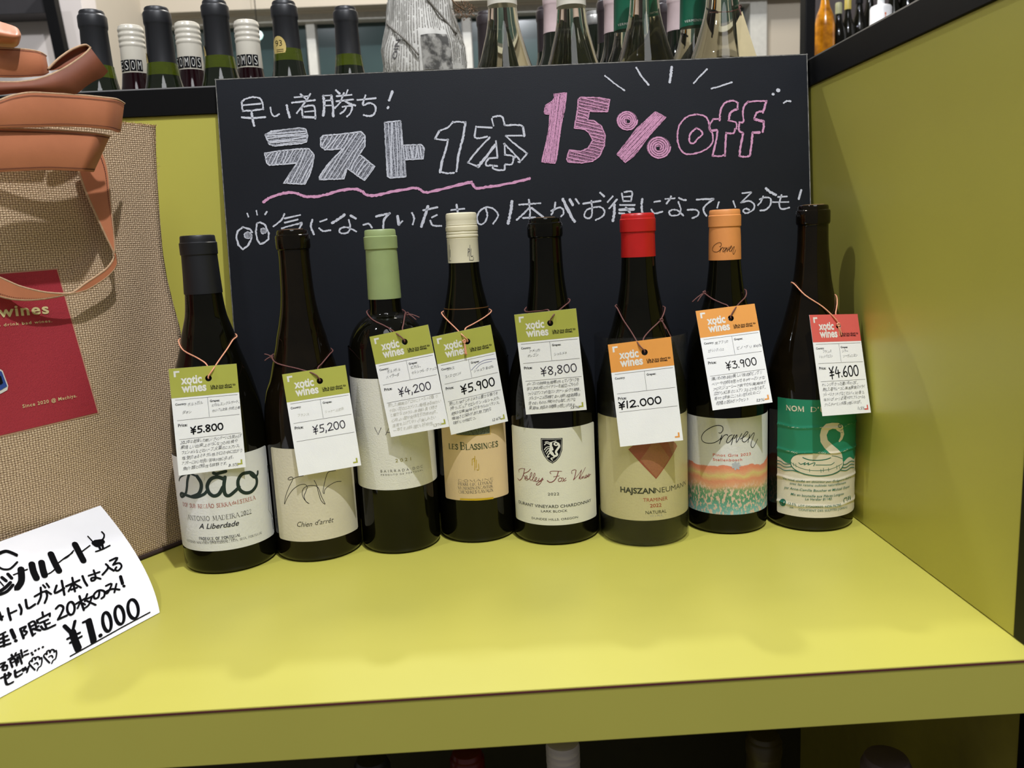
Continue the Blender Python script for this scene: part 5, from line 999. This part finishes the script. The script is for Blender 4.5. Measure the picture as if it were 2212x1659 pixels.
def rear_black(u, v, label, Y=None, cut=.048, tilt=0, medal=None, H=.300):
    p = at(u, v, Y); x, y = p.x, p.y; z0 = p.z - H
    r = thing('capsule_bottle', (x, y, z0), label, 'bottle', 'capsule bottles on the rear shelf')
    k = H / .300
    lathe('glass', [(z * k, q) for z, q in bbase if z < .21] + [(.212 * k, .0213)], (x, y, z0), BACKG, r, 48)
    NP = [(.212 * k, .0213), (.222 * k, .0190), (.235 * k, .0172), (.25 * k, .0158), (.29 * k, .0150)]
    nr = lambda z: next(b + (d - b) * (z - a) / (c - a) for (a, b), (c, d) in zip(NP[:-1], NP[1:]) if a <= z <= c)
    za, zc = max(.2125 * k, H - cut - .011), H - cut + .003
    lathe('glass_neck', [q for q in NP if q[0] < za] + [(za, nr(za))], (x, y, z0), BACKG, r, 48)
    lathe('empty_neck', [(za, nr(za))] + [q for q in NP if za < q[0] < zc] + [(zc, nr(zc))], (x, y, z0), GREENG, r, 40)
    lathe('capsule', capprof(H, H - cut), (x, y, z0), CAPB, r, 48)
    if medal is not None:
        a0 = medal; g = G(); zc_ = H - cut + .004
        g.poly([(.0165 * a0 + .0095 * math.cos(t_ / 20 * 6.283), zc_ + .0125 * math.sin(t_ / 20 * 6.283)) for t_ in range(20)])
        mf = lambda e: (lambda u_, z_: (x + (.0168 + e) * math.sin(u_ / .0165), y - (.0168 + e) * math.cos(u_ / .0165), z0 + z_))
        mo = g.build('gold_medallion', mf(0), mat('gold_sticker', (214, 190, 118), .4, metal=.2), r, .002)
        g = G(); g.text('93', .0165 * a0 - .004, zc_ + .001, .009, .0065, bold=-.01); g.stroke([(.0165 * a0 - .003, zc_ - .003), (.0165 * a0 + .006, zc_ - .003)], .0005); g.stroke([(.0165 * a0 - .003, zc_ - .005), (.0165 * a0 + .006, zc_ - .005)], .0005); g.build('medallion_print', mf(.0002), INK, mo, .002)
    return r
rear_black(197, 24, 'black capsule bottle behind the leather handles, leftmost on the rear shelf', .10, .064)
r1 = rear_black(337, 17, 'black capsule bottle between the two leftmost cream screw caps', .12, .066, medal=-1.35)
rear_black(462, 2, 'black capsule bottle standing above the left corner of the chalkboard', .12, .066, medal=-1.35)
rear_black(612, 4, 'black capsule bottle with a round gold sticker facing front', .14, .058, medal=-.45)
rear_black(745, 16, 'black capsule bottle standing alone left of the newspaper wrapped bottle', .21, .062)
WCAP = mat('ivory_screw_cap', (214, 208, 192), .25, var=.02)
def rear_screw(u, v, label, Y, word):
    p = at(u, v, Y); H = .305; x, y, z0 = p.x, p.y, p.z - H
    r = thing('screw_cap_bottle', (x, y, z0), label, 'bottle', 'ivory screw cap bottles on the rear shelf')
    lathe('glass', [(.0002, .032), (.006, .0345), (.16, .0345), (.185, .032), (.2, .027), (.215, .0225), (.232, .0180), (.250, .0155), (.28, .0145)], (x, y, z0), WINE_D, r, 48)
    z = H; pr = [(z - .061, .0157), (z - .060, .0160), (z - .0275, .0150)]
    for k in range(4): q = z - .0265 + k * .0062; pr += [(q, .0150), (q + .001, .0156), (q + .0034, .0156), (q + .0044, .0150)]
    pr += [(z - .0012, .0145), (z, .0125)]
    sc_ = lathe('screw_cap', pr, (x, y, z0), WCAP, r, 48)
    mf = lambda e: (lambda u_, z_: (x + (.0163 + e) * math.sin(u_ / .016), y - (.0163 + e) * math.cos(u_ / .016), z0 + z_))
    g = G(); nb = len(word); wd = .0078; x0 = -nb * wd / 2
    for k in range(nb): a_ = x0 + k * wd + .0004; b_ = a_ + wd - .0008; g.poly([(a_, z - .0565), (b_, z - .0565), (b_, z - .0430), (a_, z - .0430)])
    g.build('black_blocks', mf(.0), INK, sc_, .002)
    g = G()
    for k, ch in enumerate(word): g.text(ch, x0 + k * wd + .0019, z - .0550, .0040, .0105, bold=-.012)
    g.build('cap_lettering', mf(.0002), WP, sc_, .002)
rear_screw(281, 57, 'ivory screw cap bottle with a block letter band, leftmost of three', .205, 'ESOM')
rear_screw(403, 50, 'ivory screw cap bottle with a block letter band, middle of three', .205, 'SOMOS')
rear_screw(531, 46, 'ivory screw cap bottle with a block letter band, rightmost of three', .205, 'OMOS')
# wrapped bottle
pw = at(917, 150, .13); zw0 = ZS
m = mat('newspaper', (206, 204, 196), .85, var=.05, vscale=30, bump=.5, bscale=90)
x, y = pw.x, pw.y
wr = thing('wrapped_bottle', (x, y, zw0), 'bottle wrapped in printed newspaper with a small dried flower', 'bottle')
def ww(t_, z): return .0016 * math.sin(5 * t_ + 60 * z) + .0012 * math.sin(11 * t_ - 35 * z) + .0010 * math.sin(3 * t_ + 120 * z)
zb_ = pw.z - zw0
wp = [(0, .046), (zb_ - .03, .0505), (zb_ + .005, .0500), (zb_ + .022, .0490), (zb_ + .035, .0455), (zb_ + .050, .0410), (zb_ + .065, .0385), (zb_ + .085, .0370), (zb_ + .10, .030), (zb_ + .12, .022), (zb_ + .16, .022), (zb_ + .17, .002)]
news = lathe('newspaper_wrap', wp, (x, y, zw0), m, wr, 72, ww)
def wrad(z):
    for (a, b), (c, d) in zip(wp[:-1], wp[1:]):
        if a <= z <= c: return b + (d - b) * (z - a) / (c - a)
    return .03
def wmap(e): return lambda a, z: ((lambda th, r_: (x + r_ * math.cos(th), y + r_ * math.sin(th), zw0 + z))(a / .05 - math.pi / 2, wrad(z) + ww((a / .05 - math.pi / 2) % (2 * math.pi), z) + e))
g = G(); rnd = random.Random(9)
for c_ in range(-19, 22):
    a = c_ * .0034 + rnd.uniform(-.0004, .0004); z = zb_ - .01
    while z < zb_ + .095:
        ln = rnd.uniform(.0008, .0032)
        if not (-.002 < a < .037 and z < zb_ + .036) and rnd.random() > .12: g.stroke([(a + rnd.uniform(-.0003, .0003), z), (a, z + ln)], rnd.uniform(.0009, .0016), False)
        z += ln + .0008
g.build('newspaper_columns', wmap(.0007), mat('news_grey', (142, 139, 132), .9, var=.5, vscale=1200), news, .0025)
g = G(); g.poly([(.002, zb_ - .01), (.0355, zb_ - .01), (.0345, zb_ + .031), (.0005, zb_ + .028)])
ph = mat('newspaper_photo', (128, 126, 120), .9, var=.65, vscale=110); ph.node_tree.nodes['Color Ramp'].color_ramp.elements[0].position = .42; ph.node_tree.nodes['Color Ramp'].color_ramp.elements[1].position = .62
g.build('newspaper_photo', wmap(.0018), ph, news, .0018, .002)
for k_, (P_) in enumerate(([(770, -10), (800, 30), (850, 60), (880, 90), (905, 120)], [(920, -10), (955, 30), (985, 62)])):
    Q_ = [at(u_, v_, pw.y - .0475) for u_, v_ in P_]
    for q_ in Q_:
        d2 = Vector((q_.x - x, q_.y - y)); rr2 = wrad(q_.z - zw0) + .0010; dx2 = max(-rr2 * .97, min(rr2 * .97, q_.x - x)); q_.x = x + dx2; q_.y = y - math.sqrt(max(0, rr2 * rr2 - dx2 * dx2))
    tube('shaded_fold', Q_, .0012, mat('fold_shade_grey', (128, 124, 116), .9), news)  # raised folds, crease shading put into their grey colour
g = G(); g.text('OIN', -.030, zb_ + .005, .022, .0065, bold=.01, rot=math.pi / 2 - .1); g.build('newspaper_headline', wmap(.0008), INKG, news, .0025)
V = []; F = []; rnd = random.Random(4); fc = at(1004, 22, .10)
for k in range(420):
    d = Vector((rnd.gauss(0, 1), rnd.gauss(0, 1), rnd.gauss(0, 1))).normalized(); p = fc + Vector((d.x * .013, d.y * .011, d.z * .010)) * rnd.uniform(.45, 1.1); q = p + d * rnd.uniform(.001, .0024); s_ = Vector((rnd.uniform(-1, 1), rnd.uniform(-1, 1), rnd.uniform(-1, 1))) * .0007
    b_ = len(V); V += [p - s_, p + s_, q]; F.append((b_, b_ + 1, b_ + 2))
fl = mesh('dried_flower', V, F, mat('dried_brown', (122, 92, 66), .9, var=.35, vscale=200), wr)
tube('flower_stem', [fc, fc + Vector((-.012, .004, .010)), Vector((x + .03, y - .015, fc.z + .03)), Vector((x + .018, y - .012, fc.z + .05))], .0009, mat('stem_brown', (96, 74, 50), .9), fl)

# clear bottles
CG = mat('clear_glass_with_pale_wine', (236, 232, 204), .02, spec=.5, trans=1, ior=1.36, var=.0)
def clear(u, v, Y, label, k=1.0, sleeve=WCAP, zs=.0, tagp=False):
    p = at(u, v, Y); x, y = p.x, p.y; zt = p.z - ZS    # (u, v): neck height where radius is 16.3 mm
    r = thing('clear_bottle', (x, y, ZS), label, 'bottle', 'clear glass bottles on the rear shelf')
    pr = [(.0005, .036), (.004, .040), (.012, .041), (zt - .110, .041), (zt - .088, .0385), (zt - .0695, .0325), (zt - .0563, .0280), (zt - .0433, .0243), (zt - .0310, .0207), (zt - .018, .0181), (zt, .0163), (zt + .03, .0150), (zt + .065, .0145)]
    pr = [(z, q * (k if z > .02 else 1)) for z, q in pr]
    lathe('glass', pr, (x, y, ZS), CG, r, 56)
    lathe('screw_cap', [(zt + zs, .0172 * k), (zt + zs + .04, .0160), (zt + zs + .062, .0156), (zt + zs + .064, .013)], (x, y, ZS), sleeve, r, 40)
    return r, x, y, zt
clear(1085, 14, .10, 'clear bottle of pale wine just right of the newspaper wrap, leftmost clear one')
clear(1234, 16, .10, 'clear bottle of pale wine, second clear one from the newspaper wrap', sleeve=WCAP)
clear(1392, -6, .10, 'clear bottle of pale wine in front of the green capped pair', zs=.012)
r_, cx_, cy_, zt_ = clear(1560, -22, .10, 'clear bottle of pale wine with a tan card tied to it', k=1.08, zs=.02)
c4 = at(1594, 75, .064)
ct = thing('neck_card', c4, 'tan card tied on the rightmost clear bottle', 'tag')
a_, b_, c_, d_ = at(1603, 24, .062), at(1635, 124, .050), at(1597, 130, .060), at(1590, 50, .066)
mesh('card', [a_, b_, c_, d_] + [q + Vector((.0004, .0006, 0)) for q in (a_, b_, c_, d_)], [(0, 1, 2, 3), (7, 6, 5, 4), (0, 4, 5, 1), (1, 5, 6, 2), (2, 6, 7, 3), (3, 7, 4, 0)], mat('tan_card', (206, 190, 146), .6), ct)
tube('cord', [a_ + Vector((-.001, 0, -.004)), at(1596, 12, .066), Vector((cx_ + .020, cy_ - .008, a_.z + .012)), Vector((cx_ + .004, cy_ - .0215, a_.z + .004)), Vector((cx_ - .018, cy_ - .012, a_.z + .006))], .0006, BRN, ct)
MARC = mat('maroon_black_capsule', (50, 42, 44), .45); PINKC = mat('white_pink_sleeve', (206, 184, 184), .4); GRNC = mat('green_capsule', (14, 92, 66), .4); SILV = mat('silver_crown', (190, 190, 186), .3, metal=.7)
def rear2(name, u, v, Y, m_, gm, label, cat_grp, cut=.06, r1=.0150, H=.3, txt=None):
    p = at(u, v, Y); x, y, z0 = p.x, p.y, ZS; H = p.z - ZS
    r = thing(name, (x, y, z0), label, 'bottle', cat_grp)
    lathe('glass', [(.0002, .031), (.001, .0335), (.006, .0345), (H - .15, .0345), (H - .12, .0325), (H - .100, .0260), (H - .085, .0200), (H - .070, .0165), (H - .050, .0150), (H - .02, .014)], (x, y, z0), gm, r, 48)
    c_ = lathe('capsule', capprof(H, H - cut, r1, r1 + .001), (x, y, z0), m_, r, 40)
    if txt:
        g = G(); g.text(txt, -.014, H - cut + .004, .028, .0028, sp=1.2); g.build('capsule_lettering', lambda a, z: (x + (r1 + .0013) * math.sin(a / r1), y - (r1 + .0013) * math.cos(a / r1), z0 + z), WP, c_, .002)
GM = 'second row bottles behind the clear bottles'
rear2('maroon_capsule_bottle', 1052, 26, .36, MARC, BACKG, 'maroon capsule bottle behind the leftmost clear bottle', GM, .075, .0155)
rear2('maroon_capsule_bottle', 1181, 16, .36, MARC, BACKG, 'maroon capsule bottle behind the second clear bottle, on its left', GM, .085, .0155, txt='NUMPER')
rear2('maroon_capsule_bottle', 1312, -4, .35, MARC, BACKG, 'maroon capsule bottle between the second and third clear bottles', GM, .085, .0155, txt='M PER')
rear2('maroon_capsule_bottle', 1440, 2, .35, MARC, BACKG, 'maroon capsule bottle between the third and fourth clear bottles', GM, .085, .0155, txt='SUPER')
rear2('crown_cap_bottle', 1283, 26, .45, SILV, BACKG, 'dark bottle with a silver crown cap right of the second clear bottle', GM, .006, .0150)
rear2('pink_sleeve_bottle', 1196, -20, .265, PINKC, BACKG, 'white and pink sleeved bottle just left of the second clear bottle', GM, .055, .0150)
rear2('pink_sleeve_bottle', 1328, -20, .265, PINKC, BACKG, 'white and pink sleeved bottle left of the left green capsule', GM, .055, .0150)
rear2('pink_sleeve_bottle', 1465, -24, .265, PINKC, BACKG, 'white and pink sleeved bottle left of the right green capsule', GM, .055, .0150)
rear2('green_capsule_bottle', 1352, -45, .185, GRNC, CG, 'clear bottle with a dark green capsule behind the third clear bottle', GM, .062, .0160, txt='VERMENTINO')
rear2('green_capsule_bottle', 1496, -52, .185, GRNC, CG, 'clear bottle with a dark green capsule left of the rightmost clear bottle', GM, .062, .0160, txt='VERMENTINO')

# ------------------------------------------------------------------ room beyond
def pbox(name, u0, v0, u1, v1, Y, dep, m_, parent=None, kind=None):
    a = at(u0, v0, Y); b = at(u1, v1, Y); o = box(name, (a.x, Y, b.z), (b.x, Y + dep, a.z), m_, parent, .002)
    if kind: o['kind'] = kind
    return o
WALLM = mat('off_white_wall', (184, 174, 156), .8, var=.02, vscale=3); WALLG = mat('grey_white_wall', (214, 206, 200), .8, var=.03, vscale=3)
FRM = mat('white_window_frame', (196, 194, 184), .5)
YW = 2.3
a = at(330, 60, YW); b = at(1628, 4, YW); gz1 = a.z; gz0 = at(800, 420, YW).z
def S(o): o['kind'] = 'structure'; return o
S(box('wall_back', (-2.3, YW + .02, -1.0), (a.x, YW + .14, 2.4), WALLM)); S(box('wall_back_right', (b.x, YW + .02, -1.0), (3.4, YW + .14, 2.4), WALLM))
S(box('wall_back_top', (a.x, YW + .02, gz1 + .02), (b.x, YW + .14, 2.4), WALLM)); S(box('wall_back_low', (a.x, YW + .02, -1.0), (b.x, YW + .14, gz0), WALLM))
win = bpy.data.objects.new('window_1', None); C.objects.link(win); win.location = ((a.x + b.x) / 2, YW, gz0); win['kind'] = 'structure'; bpy.context.view_layer.update()
GLS = mat('dark_window_glass', (60, 77, 76), .12, spec=.5, var=.25, vscale=2)
xs = [a.x, at(671, 100, YW).x, at(1010, 100, YW).x, at(1320, 60, YW).x, b.x]
for k in range(4):
    box('pane', (xs[k] + .02, YW + .05, gz0 + .03), (xs[k + 1] - .02, YW + .056, gz1), GLS, win, 0)
    if k: box('mullion', (xs[k] - .016, YW + .02, gz0), (xs[k] + .016, YW + .09, gz1 + .02), FRM, win, .002)
box('window_frame', (a.x - .04, YW, gz0 - .04), (a.x + .012, YW + .09, gz1 + .06), FRM, win, .002)
box('window_frame', (b.x - .012, YW, gz0 - .04), (b.x + .05, YW + .09, gz1 + .06), FRM, win, .002)
box('window_frame', (a.x + .012, YW, gz1), (b.x - .012, YW + .09, gz1 + .06), FRM, win, .002)
box('sill', (a.x - .06, YW - .05, gz0 - .04), (b.x + .06, YW + .02, gz0), FRM, win, .002)
bz = at(400, 26, 2.22)
S(box('trim_1', (at(252, 30, 2.22).x, 2.22, bz.z), (3.2, YW + .02, bz.z + .5), WALLM))
S(box('trim_2', (at(283, 45, 2.27).x, 2.27, at(450, 34, 2.27).z), (3.2, YW + .02, bz.z + .02), WALLM))
lw = at(188, 100, 1.75); S(box('wall_left', (-2.6, 1.75, -1.0), (lw.x, 1.85, 2.4), WALLG)); S(box('wall_left_return', (lw.x - .02, 1.852, -1.0), (lw.x + .0, YW + .02, 2.4), WALLM))
S(box('floor', (-2.6, -2.0, -1.02), (3.4, YW + .14, -1.0), mat('grey_floor', (120, 112, 100), .5, var=.1, vscale=4)))
m_ = mat('charcoal_cabinet', (52, 50, 52), .5)
up_ = thing('wall_cupboard', at(40, 10, 1.5), 'charcoal wall cupboard with a black edge at the top left', 'cupboard')
pbox('cupboard_body', -260, -300, 100, 28, 1.66, .085, m_, up_)
p_, q_ = at(98, -30, 1.63), at(136, 150, 1.63); d_ = Vector((.016, 0, 0))
prism('cupboard_edge', [q_ - d_, q_ + d_, p_ + d_, p_ - d_] + [v + Vector((0, .03, 0)) for v in (q_ - d_, q_ + d_, p_ + d_, p_ - d_)], BLACKTRIM, up_)
ol = thing('glint_stand_in', at(557, 76, 4.2), 'small teal white glint standing in for a lamp reflection on the window', 'reflection')
m_ = bpy.data.materials.new('glint_glow'); m_.use_nodes = True; bs = m_.node_tree.nodes['Principled BSDF']; bs.inputs['Emission Color'].default_value = (.6, 1, .95, 1); bs.inputs['Emission Strength'].default_value = 1.2  # glowing bulb stands in for a lamp's reflection in the pane
pl = at(557, 76, YW - .12); lathe('glint_bulb', [(-.018, .004), (-.010, .014), (0, .018), (.010, .014), (.016, .004)], pl, m_, ol, 20)
ol['label'] = 'small teal white bulb standing in for a lamp reflection on the dark window'; ol['category'] = 'lamp'; ol.name = 'reflection_glint'
tube('glint_wire', [pl + Vector((0, 0, .016)), pl + Vector((0, 0, .3)), pl + Vector((0, 0, .6))], .0015, BLACKTRIM, ol)  # added wire that the glint hangs from
# right-hand shelf far behind the side wall
sf = thing('far_shelf', (.95, .95, .3), 'dark far shelf behind the right wall holding small bottles', 'shelf')
DKS = mat('dark_shelf', (84, 76, 74), .7)
a = at(1757, 60, 1.05); pbox('shelf_back', 1757, -320, 2300, 300, 1.05, .02, DKS, sf); pbox('shelf_post', 1744, -320, 1758, 300, .80, .03, BLACKTRIM, sf)
fz = at(1850, 160, .9).z; box('shelf_board', (at(1757, 60, .80).x, .8, fz - .02), (a.x + 1.2, 1.05, fz), BLACKTRIM, sf)
AMB = mat('amber_glass', (226, 140, 24), .15, trans=.3, var=.5, vscale=60)
def far_bottle(name, u, v, Y, rm, gm, label, capm=None, lblm=None, H=None):
    p = at(u, v, Y); H = p.z - fz; r = thing(name, (p.x, p.y, fz), label, 'bottle', 'blurred bottles on the far shelf')
    lathe('glass', [(.0002, rm * .9), (.004, rm), (H * .5, rm), (H * .62, rm * .85), (H * .72, rm * .5), (H * .82, rm * .36), (H * .99, rm * .34)], (p.x, p.y, fz), gm, r, 32)
    lathe('cap', [(H * .84, rm * .40), (H * .98, rm * .40), (H, rm * .34)], (p.x, p.y, fz), capm or BLACKTRIM, r, 24)
    if lblm:
        lathe('label', [(H * .18, rm + .0003), (H * .5, rm + .0003)], (p.x, p.y, fz), lblm, r, 32)
far_bottle('amber_bottle', 1783, -40, .86, .020, AMB, 'tall amber bottle at the left end of the far shelf')
for k, (u, v, Y, rm, lb, cm_) in enumerate([(1812, 6, .88, .017, 'first dark bottle right of the amber one, with pale green cap', mat('pale_green_cap', (160, 160, 120), .5)), (1832, -6, .90, .017, 'second dark bottle right of the amber one, with gold collar', mat('gold_collar', (190, 170, 80), .4)), (1857, -22, .92, .018, 'third dark bottle right of the amber one', None),
   (1932, -60, .95, .020, 'dark bottle just right of the white labelled one', None), (1962, -90, .95, .020, 'dark bottle at the right end of the far shelf', None), (1880, -44, .97, .018, 'dark bottle behind the white labelled one', None)]):
    far_bottle('dark_bottle', u, v, Y, rm, GLASS_D, lb, cm_)
a = at(1903, 12, .86); wl = thing('white_label_bottle', (a.x, a.y, fz), 'white square shouldered bottle with an orange mark on the far shelf', 'bottle', 'blurred bottles on the far shelf')
WL = mat('white_glaze', (232, 232, 232), .4); h_ = a.z - fz
lathe('body', [(.0002, .018), (.003, .021), (h_ - .006, .021), (h_ - .002, .019), (h_, .014), (h_ + .002, .007), (h_ + .03, .006)], (a.x, a.y, fz), WL, wl, 32)
g = G(); g.poly([(.0 + .0018 * math.cos(t_ / 12 * 6.28), h_ - .020 + .0025 * math.sin(t_ / 12 * 6.28)) for t_ in range(12)]); g.stroke([(0, h_ - .022), (0, h_ - .045)], .0014); g.build('orange_mark', lambda u_, z_: (a.x + .0212 * math.sin(u_ / .021), a.y - .0212 * math.cos(u_ / .021), fz + z_), mat('orange_mark', (214, 100, 40), .6), wl)

# ------------------------------------------------------------------ bottles under the shelf
def low_bottle(name, u, v, Y, m_, label, screw=False, r1=.0150, gm=None):
    p = at(u, v, Y); H = .30; z0 = p.z - H; r = thing(name, (p.x, p.y, z0), label, 'bottle', 'bottles in the dark lower compartment')
    lathe('glass', bbase, (p.x, p.y, z0), gm or BACKG, r, 40)
    if screw:
        pr = [(H - .06, r1), (H - .022, r1 - .0003)]
        for k in range(3): q = H - .021 + k * .006; pr += [(q, r1 - .0006), (q + .001, r1), (q + .004, r1), (q + .005, r1 - .0006)]
        lathe('screw_cap', pr + [(H - .001, r1 - .001), (H, r1 - .003)], (p.x, p.y, z0), m_, r, 40)
    else: lathe('capsule', capprof(H, H - .06, r1, r1 + .001), (p.x, p.y, z0), m_, r, 40)
low_bottle('screw_cap_bottle', 1215, 1600, -.26, mat('chalk_white_cap', (214, 206, 206), .4), 'white screw cap bottle top under the middle of the shelf', True)
low_bottle('capsule_bottle', 802, 1637, -.27, CAPB, 'dark capsule bottle top under the shelf, left of the red one')
low_bottle('capsule_bottle', 1008, 1622, -.24, mat('deep_red_capsule', (96, 18, 16), .3), 'deep red bottle top under the shelf left of the white cap')
low_bottle('capsule_bottle', 1650, 1584, -.26, mat('gold_brown_capsule', (70, 60, 30), .4), 'brown gold bottle top under the shelf right of the white cap')
low_bottle('capsule_bottle', 1915, 1634, -.37, mat('dusty_mauve_capsule', (96, 82, 84), .6), 'dusty mauve bottle top under the right end of the shelf', r1=.0175)
